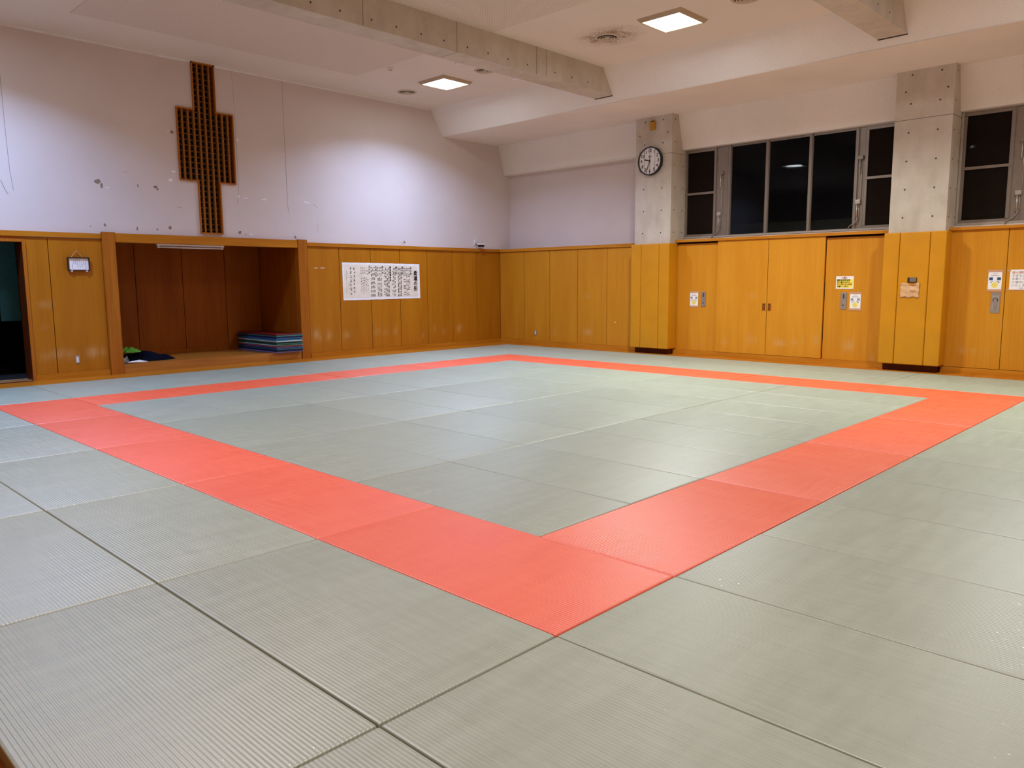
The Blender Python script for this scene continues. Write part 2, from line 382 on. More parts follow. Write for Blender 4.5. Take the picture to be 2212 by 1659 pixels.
# ------------------------------------------------------------ wood panelling
def panels(name, wall, plane, runs, z0, z1, mats, spots=(), depth=.06, parent=None, kind=True, tones=None):
    """one mesh of upright boards with open joints over a dark backing, worn spots stored per vertex"""
    b = B(True); wl = b.bm.verts.layers.float.new('wear'); tl = b.bm.verts.layers.float.new('tone'); rr = random.Random(len(name)+int(plane*10))
    for i, (a0, a1) in enumerate(runs):
        nx = max(2, int((a1-a0)/.05)); nz = max(2, int((z1-z0)/.06)); g = .006; x0, x1 = a0+g, a1-g
        tone = tones[i] if tones else rr.uniform(0, .5)
        def V(a, z, d=0.):
            p = (a, plane+d, z) if wall == 'L' else (plane+d, a, z)
            q = b.bm.verts.new(b.P(p)); q[tl] = tone
            wv = 0
            for (sa, sz, ra, rz, st) in spots:
                e = ((a-sa)/ra)**2+((z-sz)/rz)**2
                if e < 4: wv = max(wv, st*math.exp(-e*1.2))
            q[wl] = wv; return q
        G = [[V(x0+(x1-x0)*i/nx, z0+(z1-z0)*j/nz) for j in range(nz+1)] for i in range(nx+1)]
        for i2 in range(nx):
            for j in range(nz): b.bm.faces.new([G[i2][j], G[i2+1][j], G[i2+1][j+1], G[i2][j+1]])
        # edges go back to the backing
        for col in (G[0], G[-1]):
            bk = [V(x0 if col is G[0] else x1, z0+(z1-z0)*j/nz, depth*.5) for j in range(nz+1)]
            for j in range(nz): b.bm.faces.new([col[j], col[j+1], bk[j+1], bk[j]])
        for j in (0, nz):
            bk = [V(x0+(x1-x0)*i2/nx, z0 if j == 0 else z1, depth*.5) for i2 in range(nx+1)]
            for i2 in range(nx): b.bm.faces.new([G[i2][j], G[i2+1][j], bk[i2+1], bk[i2]])
    lo, hi = min(r[0] for r in runs), max(r[1] for r in runs)
    # split backing wherever the runs are interrupted
    segs = []; rs = sorted(runs)
    cur = list(rs[0])
    for r in rs[1:]:
        if r[0]-cur[1] > .02: segs.append(tuple(cur)); cur = list(r)
        else: cur[1] = r[1]
    segs.append(tuple(cur))
    for s0, s1 in segs:
        if wall == 'L': b.box(s0, s1, plane+depth*.5, plane+depth, z0, z1, mi=1)
        else: b.box(plane+depth*.5, plane+depth, s0, s1, z0, z1, mi=1)
    o = struct(name, b, mats, parent)
    return o
def spotline(lst, s=1.): return [(a, z, ra*.8, rz*.8, st*s) for a, z, ra, rz, st in lst]
SL = [(1.49, 1.28, .14, .07, .5), (1.64, .43, .16, .1, .6), (1.45, .40, .15, .1, .35), (1.8, .41, .14, .1, .5), (2.17, .42, .12, .11, .95), (2.34, .42, .07, .09, .55), (1.45, .9, .06, .05, .3),
      (6.73, .50, .09, .15, .95), (6.82, .42, .06, .1, .5), (7.05, .46, .09, .13, .7), (7.51, .44, .12, .11, .55), (8.35, .48, .12, .1, .35), (8.89, .47, .06, .12, .55), (9.74, .31, .05, .06, .45),
      (10.12, .46, .05, .12, .35), (10.42, .38, .1, .08, .3), (10.94, .44, .10, .12, .75), (8.6, .45, .12, .08, .3)]
SR = [(9.68, .38, .16, .10, .7), (9.7, 1.26, .12, .06, .35), (12.07, .33, .05, .1, .3), (10.77, .34, .05, .1, .35), (10.95, .3, .05, .08, .25)]
SD = [(5.99, .33, .07, .08, .55), (5.42, .40, .07, .12, .7), (5.3, .4, .06, .1, .4), (4.78, .36, .16, .07, .9), (4.47, .40, .07, .08, .6), (4.3, .42, .05, .08, .3), (4.03, .45, .07, .13, .6), (3.43, .36, .12, .10, .95), (3.4, .48, .1, .05, .4),
      (5.39, 1.3, .09, .07, .4), (1.5, .40, .06, .08, .75), (1.32, .4, .07, .05, .45), (2.98, .17, .05, .07, .8), (3.06, .13, .05, .03, .6), (1.11, .38, .06, .05, .45), (6.6, .2, .1, .05, .2)]
PU = [1.6, 2.45]; seams = [6.56, 7.375, 8.225, 9.065, 9.905, 10.74, 11.57, 12.45]
LV = 12.70   # face of the boards on the alcove wall
panels('wall_left', 'L', LV, [(1.26, 1.6), (1.6, 2.45)]+[(seams[i], seams[i+1]) for i in range(7)], .10, 2.40, ['panel', 'gap'], spotline(SL))
panels('trim_1', 'L', LV, [(-3.6, -2.7), (-2.7, -1.85), (-1.85, -1.0), (-1.0, -.15)], .10, 2.40, ['panel', 'gap'])
RV = [8.18, 9.12, 10.02, 10.925, 11.815, 12.70]
panels('wall_right', 'R', 12.46, [(RV[i], RV[i+1]) for i in range(5)], .10, 2.40, ['panel_lit', 'gap'], spotline(SR), tones=[.35, .5, .6, .7, .8])  # board tones darken toward the far corner, painting in its shade
# window side wall boards between the pillars: fixed boards are set back behind the sliding doors
panels('trim_2', 'R', 12.50, [(6.215, 7.26), (2.72, 3.93)], .10, 2.412, ['panel_lit', 'gap'], spotline(SD), tones=[.15, .25])
def door(name, v0, v1, spots, tone, plane=12.45, z0=.105, z1=2.445, th=.045):
    b = B(True); wl = b.bm.verts.layers.float.new('wear'); tl = b.bm.verts.layers.float.new('tone')
    nx = int((v1-v0)/.05); nz = int((z1-z0)/.06)
    def V(v, z, d=0.):
        q = b.bm.verts.new(b.P((plane+d, v, z))); q[tl] = tone
        q[wl] = max([0]+[st*math.exp(-1.2*(((v-a)/ra)**2+((z-zz)/rz)**2)) for a, zz, ra, rz, st in spots]); return q
    G = [[V(v0+(v1-v0)*i/nx, z0+(z1-z0)*j/nz) for j in range(nz+1)] for i in range(nx+1)]
    for i in range(nx):
        for j in range(nz): b.bm.faces.new([G[i][j], G[i+1][j], G[i+1][j+1], G[i][j+1]])
    for col, vv in ((G[0], v0), (G[-1], v1)):
        bk = [V(vv, z0+(z1-z0)*j/nz, th) for j in range(nz+1)]
        for j in range(nz): b.bm.faces.new([col[j], col[j+1], bk[j+1], bk[j]])
    o = struct(name, b, 'panel_lit'); return o
SDs = spotline(SD)
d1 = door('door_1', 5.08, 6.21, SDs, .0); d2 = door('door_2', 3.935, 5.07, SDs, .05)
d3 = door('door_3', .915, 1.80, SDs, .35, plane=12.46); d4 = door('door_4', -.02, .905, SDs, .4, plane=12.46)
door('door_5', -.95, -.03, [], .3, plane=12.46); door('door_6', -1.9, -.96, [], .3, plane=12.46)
# pull handles of the two sliding doors
for dd, v in ((d1, 5.135), (d2, 5.015)):
    b = B(); b.box(-.034, .034, -.075, .075, -.004, .004, bev=.003); b.box(-.022, .022, -.062, .062, .003, .0055, mi=1)
    b.box(-.008, .008, -.045, .045, .005, .007, mi=0)
    o = part('pull_handle', b, ['post', 'brown'], None); o.matrix_world = onR(v, 1.08, 12.447); o.parent = dd; o['label'] = 'recessed finger pull'
# ledges, rails and baseboards
def rbox(name, args, mat, bev=.004):
    b = B(True)
    for a in (args if isinstance(args[0], tuple) else [args]): b.box(*a, bev=bev)
    return struct(name, b, mat)
rbox('trim_3', [(6.56, 12.43, 12.665, 12.80, 2.408, 2.475), (-3.6, 2.44, 12.665, 12.80, 2.418, 2.495)], 'rail')
rbox('trim_4', (12.425, 12.95, 8.18, 12.80, 2.408, 2.475), 'rail_v')
rbox('trim_5', [(12.415, 12.95, 2.725, 7.255, 2.452, 2.50), (12.415, 12.95, -2.7, 1.805, 2.447, 2.487)], 'rail_v')
rbox('baseboard_left', [(1.26, 2.44, 12.668, 12.76, -.004, .098), (6.57, 12.43, 12.668, 12.76, -.004, .098), (-3.6, -.15, 12.668, 12.76, -.004, .098)], 'rail', .003)
rbox('baseboard_right', [(12.428, 12.60, 8.185, 12.70, -.004, .098), (12.428, 12.60, 2.725, 7.255, -.004, .098), (12.428, 12.60, -2.7, 1.805, -.004, .098)], 'rail_v', .003)
rbox('trim_6', [(12.46, 12.60, 12.70, 12.80, 0, 2.41), (12.47, 12.9, 7.255, 7.27, 0, 2.45)], 'post', 0)

# ------------------------------------------------------------ alcove wall above the boards, with the grille opening
def cross(d=0.):
    return [(4.25+d, 5.76), (4.25+d, 4.895-d), (3.92+d, 4.895-d), (3.92+d, 3.555+d), (4.265+d, 3.555+d), (4.265+d, 2.575+d), (4.72-d, 2.575+d), (4.72-d, 3.555+d), (5.04-d, 3.555+d), (5.04-d, 4.895-d), (4.70-d, 4.895-d), (4.70-d, 5.76)]
b = B(True); W0, W1 = 12.72, 12.86
for q in ((-3.7, 3.92, 2.40, 5.80), (3.92, 4.25, 4.895, 5.80), (3.92, 4.265, 2.40, 3.555), (4.265, 4.72, 2.40, 2.575), (4.72, 5.04, 2.40, 3.555), (4.70, 5.04, 4.895, 5.80), (5.04, 12.95, 2.40, 5.80), (4.25, 4.70, 5.76, 5.8)):
    b.box(q[0], q[1], W0, W1, q[2], q[3])
for q in ((-3.7, -.15, 12.76, 12.86, -.1, 2.42), (1.21, 2.47, 12.76, 12.86, -.1, 2.42), (6.5, 12.95, 12.76, 12.86, -.1, 2.42), (-.15, 1.21, 12.76, 12.86, 2.33, 2.42)): b.box(*q)
wl_up = struct('wall_left_upper', b, 'wall'); wl_up.name = 'wall_alcove'
# cracks, flaked paint, scuffs on it
b = B(True); rr = random.Random(5)
def blob(u, z, ru, rz, mi, n=9, off=.0035):
    pts = [(u+ru*math.cos(2*math.pi*k/n)*rr.uniform(.55, 1.15), z+rz*math.sin(2*math.pi*k/n)*rr.uniform(.55, 1.15)) for k in range(n)]
    a = [b.bm.verts.new(b.P((x, W0-off, y))) for x, y in pts]; c = [b.bm.verts.new(b.P((x, W0+.002, y))) for x, y in pts]
    b.bm.faces.new(a).material_index = mi
    for i in range(n): b.bm.faces.new([a[i], c[i], c[(i+1) % n], a[(i+1) % n]]).material_index = mi
def line(pts, wd, mi=2):
    wd *= .6
    for (x0, y0), (x1, y1) in zip(pts, pts[1:]):
        dx, dy = x1-x0, y1-y0; L_ = math.hypot(dx, dy); nx, ny = -dy/L_*wd/2, dx/L_*wd/2
        a = [(x0+nx, y0+ny), (x0-nx, y0-ny), (x1-nx, y1-ny), (x1+nx, y1+ny)]
        vs = [b.bm.verts.new(b.P((x, W0-.0015, y))) for x, y in a]; b.bm.faces.new(vs).material_index = mi
for u, z, ru, rz in ((2.47, 3.40, .055, .045), (2.53, 3.35, .03, .05), (3.46, 3.39, .05, .03), (3.50, 3.355, .02, .03), (3.15, 3.385, .012, .03), (3.83, 4.42, .04, .035), (2.54, 2.66, .025, .03), (3.09, 2.62, .012, .05), (2.30, 2.62, .01, .012), (3.69, 2.66, .035, .035), (5.08, 2.63, .035, .035), (5.2, 2.60, .012, .02), (6.32, 2.585, .03, .03), (9.24, 2.57, .03, .035), (9.17, 2.545, .012, .02), (3.45, 2.62, .02, .02)): blob(u, z, ru, rz, 0)
for u, z, ru, rz in ((3.75, 3.54, .045, .035), (3.82, 3.70, .05, .018), (5.12, 4.43, .02, .035), (5.09, 3.34, .025, .025), (5.24, 3.31, .075, .012), (5.63, 3.31, .07, .014), (5.68, 3.34, .03, .02), (6.6, 3.33, .05, .013), (6.68, 3.31, .03, .01), (2.62, 3.31, .06, .009), (3.7, 2.62, .04, .012), (5.32, 2.60, .03, .016), (3.76, 4.43, .02, .02), (6.35, 3.39, .012, .02), (6.20, 2.62, .012, .01)): blob(u, z, ru, rz, 1)
line([(5.07, 5.74), (5.085, 5.0), (5.09, 4.4), (5.10, 3.7), (5.09, 3.4), (5.05, 3.2)], .006); line([(6.16, 5.74), (6.155, 5.0), (6.165, 4.2), (6.17, 3.4), (6.16, 3.25), (6.20, 3.1)], .010)
line([(1.12, 4.95), (1.125, 4.3), (1.13, 3.9), (1.14, 3.5), (1.17, 3.15)], .010); line([(1.0, 3.3), (1.05, 3.15), (1.09, 3.08)], .014); line([(6.78, 3.3), (6.84, 3.27), (6.87, 3.22)], .01); line([(3.85, 3.05), (3.93, 3.045)], .012)
line([(6.88, 2.9), (6.88, 2.72)], .006); line([(2.9, 3.6), (3.0, 3.62)], .008)
o = part('paint_damage', b, ['chip', 'chip_w', 'crack'], wl_up); o['label'] = 'flaked, scuffed and cracked patches of paint'
# thin cornice bead
rbox('trim_7', [(-3.6, 4.235, 12.695, 12.72, 5.735, 5.758), (4.715, 10.10, 12.695, 12.72, 5.735, 5.758)], 'white', .004)

# grille
g = thing('wooden_grille', 'tall cross-shaped wooden lattice grille set in the white alcove wall', 'grille', Matrix.Identity(4))
b = B(True); o_, i_ = cross(), cross(.024)
n = len(o_)
for k in range(n):
    k2 = (k+1) % n
    if k == n-1: continue
    a0, a1, c1, c0 = o_[k], o_[k2], i_[k2], i_[k]
    F0, F1 = 12.685, 12.84
    q = [[b.bm.verts.new(b.P((p[0], f, p[1]))) for p in (a0, a1, c1, c0)] for f in (F0, F1)]
    b.bm.faces.new(q[0]); b.bm.faces.new(q[1][::-1])
    for i in range(4): b.bm.faces.new([q[0][i], q[1][i], q[1][(i+1) % 4], q[0][(i+1) % 4]])
b.box(4.25, 4.70, 12.685, 12.84, 5.735, 5.76)
part('frame', b, 'post', g)
b = B(True); colw = .1125
xs_mid = [3.92+i*1.12/10 for i in range(1, 10)]
for i, x in enumerate(xs_mid):
    z0, z1 = (2.59, 5.74) if 4.30 < x < 4.68 else (3.57, 4.88)
    if i in (2, 6): z0, z1 = (3.3 if i == 2 else 3.57), 4.88; z0 = 3.57
    b.box(x-.015, x+.015, 12.70, 12.755, z0, z1, bev=.003, seg=1)
part('upright_slats', b, 'lattice', g)
b = B(True); z = 2.66
while z < 5.72:
    u0, u1 = (3.93, 5.03) if 3.58 < z < 4.88 else ((4.27, 4.71) if z < 3.6 else (4.26, 4.69))
    b.tube([(u0, 12.785, z), (u1, 12.785, z)], .0145, 8); z += .1045
part('cross_rods', b, 'lattice', g)
b = B(True); b.box(3.90, 5.06, 12.84, 12.85, 2.55, 5.77); part('backing', b, 'dark', g)

# ------------------------------------------------------------ alcove
AV, AU0, AU1, AZ = 14.33, 2.67, 6.335, .165
rbox('trim_8', [(2.45, 2.665, 12.645, 12.80, -.004, 2.53)], 'post'); rbox('trim_9', [(6.335, 6.545, 12.645, 12.80, -.004, 2.53)], 'post')
rbox('trim_10', [(2.667, 6.333, 12.655, 12.85, 2.365, 2.515)], 'rail')
b = B(True); b.box(2.667, 6.333, 12.665, AV+.03, -.004, AZ, bev=.006); struct('trim_11', b, 'shelf')
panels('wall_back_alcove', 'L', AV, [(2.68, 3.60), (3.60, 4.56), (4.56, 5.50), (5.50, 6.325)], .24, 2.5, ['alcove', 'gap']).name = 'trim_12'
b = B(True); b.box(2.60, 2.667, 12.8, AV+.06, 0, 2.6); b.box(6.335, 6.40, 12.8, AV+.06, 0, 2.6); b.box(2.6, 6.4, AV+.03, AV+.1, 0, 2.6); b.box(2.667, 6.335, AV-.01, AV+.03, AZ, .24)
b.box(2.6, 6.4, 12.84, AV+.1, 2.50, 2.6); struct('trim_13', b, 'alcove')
# fluorescent batten under the alcove beam, switched off
t_ = thing('fluorescent_fixture', 'white fluorescent batten light, unlit, under the alcove beam', 'light', at(4.16, 12.93, 2.37))
b = B(); b.prism([(-.03, 0), (.03, 0), (.018, -.035), (-.018, -.035)], -.66, .66); me = b.mesh('body', 'white'); me.transform(Matrix.Rotation(math.pi/2, 4, 'Z')); link('body', me, t_)
b = B(); b.tube([(-.62, 0, -.062), (.62, 0, -.062)], .017, 14); part('tube', b, 'white', t_)
for sx in (-1, 1):
    b = B(); b.box(sx*.63-.018, sx*.63+.018, -.02, .02, -.082, -.02, bev=.004); part('lamp_holder', b, 'white', t_)
b = B(); b.box(-.3, .3, -.02, .02, -.003, .14); o = part('mounting_plate', b, 'white', t_)
# stack of folding exercise mats
cols = [('dark red', '6d1414'), ('sea green', '2f7d72'), ('navy blue', '17204f'), ('royal blue', '2b4a8c'), ('teal', '3f8d92'), ('pale grey', 'b5bcc4'), ('dark green', '1c4a3c'), ('forest green', '275c48'),
        ('pale teal', '9ec4c2'), ('crimson', '9c4450'), ('slate blue', '2f4a78'), ('dark teal', '2a5b6b'), ('midnight blue', '141c40'), ('lavender blue', '6b6fae')]
th = (.556-AZ)/14; rs = random.Random(11)
for k, (nm, h) in enumerate(cols):
    M['ex%d' % k] = flat('exercise_vinyl_%s' % nm.replace(' ', '_'), h, .4, spec=.4)
    b = B(); W_, L_ = .62, 1.70
    dx, dy = rs.uniform(-.012, .012), rs.uniform(-.02, .02)
    b.box(-W_/2, W_/2, -L_/2, L_/2, .001, th-.003, bev=.011, seg=3)
    pos = 'topmost' if k == 0 else 'lowest' if k == 13 else '%s from the top' % ORD[k]
    single('exercise_mat', b, 'ex%d' % k, '%s exercise mat in the alcove stack, %s' % (nm, pos), 'mat', at(6.0+dx, 13.42+dy, AZ+(13-k)*th), 'exercise mats stacked in the alcove')
# things left on the shelf at the left end
def cloth(name, mat, label, cat, u, v, z, rx, ry, h, seed, nx=22, ny=16, flatness=1.):
    r = random.Random(seed); b = B(); ph = [r.uniform(0, 6) for _ in range(8)]; G = []; Gb = []
    for i in range(nx+1):
        row = []; rb = []
        for j in range(ny+1):
            s, t2 = i/nx*2-1, j/ny*2-1
            e = max(abs(s), abs(t2))**2.5
            rad = 1+.12*math.sin(3*math.atan2(t2, s)+ph[0])+.07*math.sin(5*math.atan2(t2, s)+ph[1])
            k2 = 1/math.sqrt(max(1, 1+.45*min(s*s, t2*t2)*2))
            x, y = s*rx*rad*k2, t2*ry*rad*k2
            zz = h*(1-e)*(.72+.2*math.sin(s*5+ph[2]+t2*2)+.16*math.sin(t2*7+ph[3]-s*3)+.10*math.sin(9*s+4*t2+ph[4]))
            row.append(b.bm.verts.new(b.P((x, y, max(zz, 0)+.006)))); rb.append(b.bm.verts.new(b.P((x, y, .001))))
        G.append(row); Gb.append(rb)
    for i in range(nx):
        for j in range(ny):
            f = b.bm.faces.new([G[i][j], G[i+1][j], G[i+1][j+1], G[i][j+1]]); f.smooth = True; b.bm.faces.new([Gb[i][j], Gb[i][j+1], Gb[i+1][j+1], Gb[i+1][j]])
    for i in range(nx):
        for j in (0, ny): b.bm.faces.new([G[i][j], G[i+1][j], Gb[i+1][j], Gb[i][j]])
    for j in range(ny):
        for i in (0, nx): b.bm.faces.new([G[i][j], G[i][j+1], Gb[i][j+1], Gb[i][j]])
    return single(name, b, mat, label, cat, at(u, v, z))
M['navycloth'] = flat('navy_cloth', '07091a', .9, var=.3, spec=.1); M['greencloth'] = flat('green_cloth', '5fae35', .8, var=.3, nscale=25); M['greycloth'] = flat('grey_cloth', '8d8a84', .8)
cloth('folded_jacket', 'navycloth', 'crumpled dark navy jacket lying on the left end of the alcove shelf', 'jacket', 3.22, 13.28, AZ, .60, .36, .17, 4)
cloth('green_cloth', 'greencloth', 'bright green cloth bundled on top of the dark jacket', 'cloth', 2.98, 13.15, AZ+.175, .20, .13, .09, 9)
cloth('grey_bag', 'greycloth', 'small grey bag against the left post in front of the dark jacket', 'bag', 2.77, 12.86, AZ+.001, .075, .06, .13, 12)
b = B()
for k, yy in enumerate((0, .04, .085)):
    b.tube([(-.12, -.05+yy, .015), (0, .0+yy, .045-.012*k), (.12, .0+yy*.8, .03), (.22, -.04+yy*.5, .015)], .012, 8)
single('white_belt', b, 'white', 'rumpled white belt near the front edge of the alcove shelf', 'belt', at(2.99, 12.76, AZ))

# ------------------------------------------------------------ doorway at the far left
b = B(True); b.box(1.208, 1.258, 12.66, 12.74, -.004, 2.32); b.box(-.15, 1.258, 12.66, 12.74, 2.32, 2.368); b.box(-.15, -.1, 12.66, 12.74, -.004, 2.32)
struct('door_7', b, 'post')
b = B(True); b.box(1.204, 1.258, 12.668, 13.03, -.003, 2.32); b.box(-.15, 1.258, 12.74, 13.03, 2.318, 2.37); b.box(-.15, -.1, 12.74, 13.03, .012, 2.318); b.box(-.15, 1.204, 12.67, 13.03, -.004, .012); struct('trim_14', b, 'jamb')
b = B(True); b.box(-.15, 1.262, 12.70, 12.76, 2.366, 2.42); struct('trim_23', b, 'post')
b = B(True); b.box(-.1, 1.205, 12.69, 12.71, .012, .02); b.box(-.1, 1.205, 12.99, 13.01, .012, .02); b.box(-.1, 1.205, 12.71, 12.99, .010, .014, mi=1); struct('trim_15', b, ['alu_l', 'shelf'])
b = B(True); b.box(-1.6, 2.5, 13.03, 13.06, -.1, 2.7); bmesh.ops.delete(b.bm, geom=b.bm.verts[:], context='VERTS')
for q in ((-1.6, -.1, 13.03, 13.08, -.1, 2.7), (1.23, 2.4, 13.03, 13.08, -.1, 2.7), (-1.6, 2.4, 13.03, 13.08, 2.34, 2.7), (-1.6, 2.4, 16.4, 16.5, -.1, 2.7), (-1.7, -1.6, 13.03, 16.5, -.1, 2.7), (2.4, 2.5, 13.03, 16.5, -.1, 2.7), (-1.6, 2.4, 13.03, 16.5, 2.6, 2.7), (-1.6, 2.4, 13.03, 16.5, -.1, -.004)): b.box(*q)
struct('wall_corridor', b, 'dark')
b = B(True); b.box(1.24, 1.56, 14.5, 14.54, .95, 2.58); struct('trim_16', b, 'teal')

# ------------------------------------------------------------ window wall above the boards, ceiling, soffits, beams
b = B(True)
b.box(12.87, 12.97, 7.27, 12.95, 2.40, 5.3)       # plain painted part
b.box(12.72, 12.97, -2.7, 1.80, 2.487, 2.535); b.box(12.72, 12.97, 2.73, 7.25, 2.50, 2.54)
struct('wall_window', b, 'wall')
def profile(name, side):
    f = (lambda u: u) if side == 'far' else (lambda u: 8.8-u)
    b = B(True)
    def pr(p, v0, v1, mi): b.prism([(f(x), z) for x, z in p], v0, v1, mi)
    pr([(10.12, 5.76), (10.52, 5.17), (10.60, 5.17), (10.60, 5.80), (10.12, 5.80)], -2.7, 12.72, 0)
    pr([(10.52, 5.165), (12.46, 5.165), (12.97, 5.165), (12.97, 5.25), (10.52, 5.25)], -2.7, 12.72, 1)
    pr([(12.45, 5.165), (12.66, 4.455), (12.90, 4.44), (12.97, 5.165)], -2.7, 12.72, 0)
    return struct(name, b, ['stucco', 'soffit'])
profile('trim_17', 'far'); profile('trim_18', 'near')
rbox('trim_19', [(12.655, 12.87, 8.18, 12.72, 4.425, 4.452), (10.515, 10.535, -2.7, 12.72, 5.160, 5.172)], 'soffit', 0)
b = B(True); b.box(-1.4, 10.16, -2.75, 12.9, 5.76, 5.85); ce = struct('ceiling', b, 'ceiling')
for v0, v1 in ((7.95, 11.40), (2.45, 7.50), (-1.4, 2.0)):
    b = B(True); b.box(1.80, 7.05, v0+.0, v1, 5.753, 5.762); o = part('perforated_board', b, 'perf', ce)
# beams
def beam(name, v0, v1):
    b = B(True); prof = [(-1.8, 5.285), (10.445, 5.285), (10.13, 5.76), (-1.3, 5.76)]
    b.prism(prof, v0, v1)
    for side, vv in ((-1, v0), (1, v1)):
        for u in [3.59, 4.06, 4.60, 5.05, 5.53, 5.99, 6.50, 6.97, 7.45, 7.94, 8.68, 9.16, 9.64, 3.1, 2.6, 2.1, 1.6, 1.1, .6, .1, -.4]:
            for r_, off, mi in ((.017, .0012, 1), (.010, .0022, 2)):
                y = vv+side*off; n_ = 12
                pts = [(u+r_*math.cos(2*math.pi*k/n_), y, 5.405+r_*math.sin(2*math.pi*k/n_)) for k in range(n_)]
                b.face(pts if side < 0 else pts[::-1], mi)
        for u in (6.27, 8.18, 8.44, 4.45, 2.5, .6): b.box(u-.004, u+.004, vv-.0015, vv+.0015, 5.286, 5.76, mi=1)
    b.box(6.266, 6.274, v0, v1, 5.2838, 5.2855, mi=1)
    b.box(10.42, 10.455, v0, v1, 5.275, 5.285, mi=2)
    return struct(name, b, ['concrete', 'tie', 'tie_dark'])
beam('trim_20', 7.50, 7.94).name = 'concrete_beam'; beam('trim_21', 2.01, 2.44).name = 'concrete_beam'
# pillars
def pillar(v0, v1, holes, side_holes):
    b = B(True); b.box(12.22, 12.95, v0, v1, 2.43, 5.17)
    b.box(12.2185, 12.222, v0, v1, 4.345, 4.353, mi=1); b.box(12.22, 12.8, v0-.0015, v0+.001, 4.345, 4.353, mi=1)
    def disc(c, r_, off, mi, face):
        n_ = 12
        if face == 'f': pts = [(12.22-off, c[0]+r_*math.cos(2*math.pi*k/n_), c[1]+r_*math.sin(2*math.pi*k/n_)) for k in range(n_)]
        else: pts = [(c[0]+r_*math.cos(2*math.pi*k/n_), v0-off, c[1]+r_*math.sin(2*math.pi*k/n_)) for k in range(n_)]
        b.face(pts, mi)
    for h in holes: disc(h, .017, .0015, 1, 'f'); disc(h, .009, .0025, 2, 'f')
    for h in side_holes: disc(h, .017, .0015, 1, 's'); disc(h, .009, .0025, 2, 's')
    b.box(12.285, 12.46, v0+.03, v1-.0, -.004, .12, mi=3)
    o = struct('concrete_pillar', b, ['concrete', 'tie', 'tie_dark', 'brown']); return o
sh = [(12.34, 5.06), (12.34, 4.59), (12.34, 4.11), (12.67, 4.1), (12.34, 3.63), (12.68, 3.63), (12.34, 3.15), (12.67, 3.15), (12.34, 2.67), (12.67, 2.68)]
pillar(7.24, 8.17, [(7.93, 5.07), (7.47, 5.07), (8.07, 4.79), (7.35, 4.79), (7.94, 4.59), (7.47, 4.58), (7.95, 4.11), (7.48, 4.11), (7.95, 3.63), (7.48, 3.63), (7.95, 3.15), (7.48, 3.15), (7.96, 2.67), (7.49, 2.67)], sh)
pillar(1.80, 2.72, [(2.47, 5.09), (2.01, 5.09), (2.56, 4.82), (1.9, 4.8), (2.47, 4.61), (2.01, 4.61), (2.48, 4.13), (2.02, 4.13), (2.49, 3.65), (2.02, 3.65), (2.49, 3.17), (2.02, 3.17), (2.5, 2.69), (2.02, 2.69)], sh)
# padding around the pillars
def padding(cuts, label):
    v0 = cuts[0]; t_ = thing('pillar_padding', label, 'padding', at(12.29, (cuts[0]+cuts[-1])/2, .12), 'padded covers around the concrete pillars')
    vc = (cuts[0]+cuts[-1])/2
    for i in range(3):
        a0, a1 = cuts[i]-vc, cuts[i+1]-vc
        b = B(); x0, x1 = -.165, .165
        x1_ = .17
        b.box(-x1_, x1_, -a1+.003, -a0-.003, 0, 2.31, bev=.022, seg=4)
        for f in b.bm.faces: f.smooth = True
        part('padded_panel', b, 'pad', t_)
    return t_
padding([7.195, 7.46, 7.93, 8.20], 'mustard vinyl padding around the concrete pillar below the wall clock')
padding([1.745, 2.00, 2.49, 2.76], 'mustard vinyl padding with a taped hook around the pillar between two windows')

# ------------------------------------------------------------ windows
def window(name, v_hi, v_lo, mull, sash_hi, sash_lo):
    """v_hi = left end seen from inside; mull = centre lines of the fixed lights' mullions"""
    U = 12.78; z0, z1 = 2.535, 4.47
    b = B(True)
    b.box(U-.06, U+.06, v_lo, v_hi, z0, z0+.035, bev=.003); b.box(U-.06, U+.06, v_lo, v_hi, z1-.035, z1, bev=.003)
    b.box(U-.06, U+.06, v_hi-.03, v_hi, z0+.035, z1-.035, bev=.003); b.box(U-.06, U+.06, v_lo, v_lo+.03, z0+.035, z1-.035, bev=.003)
    root = struct(name, b, 'alu_l')
    b = B(True)
    for v in mull: b.box(U-.045, U+.03, v-.026, v+.026, z0+.03, z1-.03, bev=.004); b.box(U-.03, U+.02, v-.043, v-.026, z0+.03, z1-.03)
    part('mullions', b, 'alu', root)
    for k in range(len(mull)-1):
        a0, a1 = mull[k]-.026, mull[k+1]+.026
        b = B(True); b.box(U-.03, U+.02, a1, a0, z1-.075, z1-.03); b.box(U-.03, U+.02, a1, a0, z0+.03, z0+.05)
        part('sash_rail', b, 'alu', root)
        b = B(True); b.box(U, U+.006, a1, a0, z0+.03, z1-.03); part('window_pane', b, 'glass', root)
    for lo, hi in [q for q in (sash_hi, sash_lo) if q]:
        for a0, a1, mt in ((lo, hi, 'alu'),):
            b = B(True); fw_ = .05
            for (p0, p1, q0, q1) in ((a0, a1, z0+.035, z0+.035+fw_), (a0, a1, z1-.035-fw_*1.3, z1-.035), (a0, a0+fw_, z0+.035+fw_, z1-.035-fw_*1.3), (a1-fw_, a1, z0+.035+fw_, z1-.035-fw_*1.3)): b.box(U-.04, U, p0, p1, q0, q1, bev=.003)
            b.box(U-.05, U-.01, a0+.005, a1-.005, 3.475, 3.515, bev=.003)
            part('opening_sash', b, mt, root)
            b = B(True); b.box(U-.012, U-.009, a0+fw_, a1-fw_, z0+.07, z1-.09); part('insect_screen', b, 'screen', root)
            b = B(True); b.box(U+.012, U+.018, a0+fw_, a1-fw_, z0+.07, z1-.09); part('window_pane', b, 'glass', root)
    return root
wa = window('window_1', 7.235, 2.73, [6.155, 5.315, 4.42, 3.535], (6.46, 7.208), (2.757, 3.38))
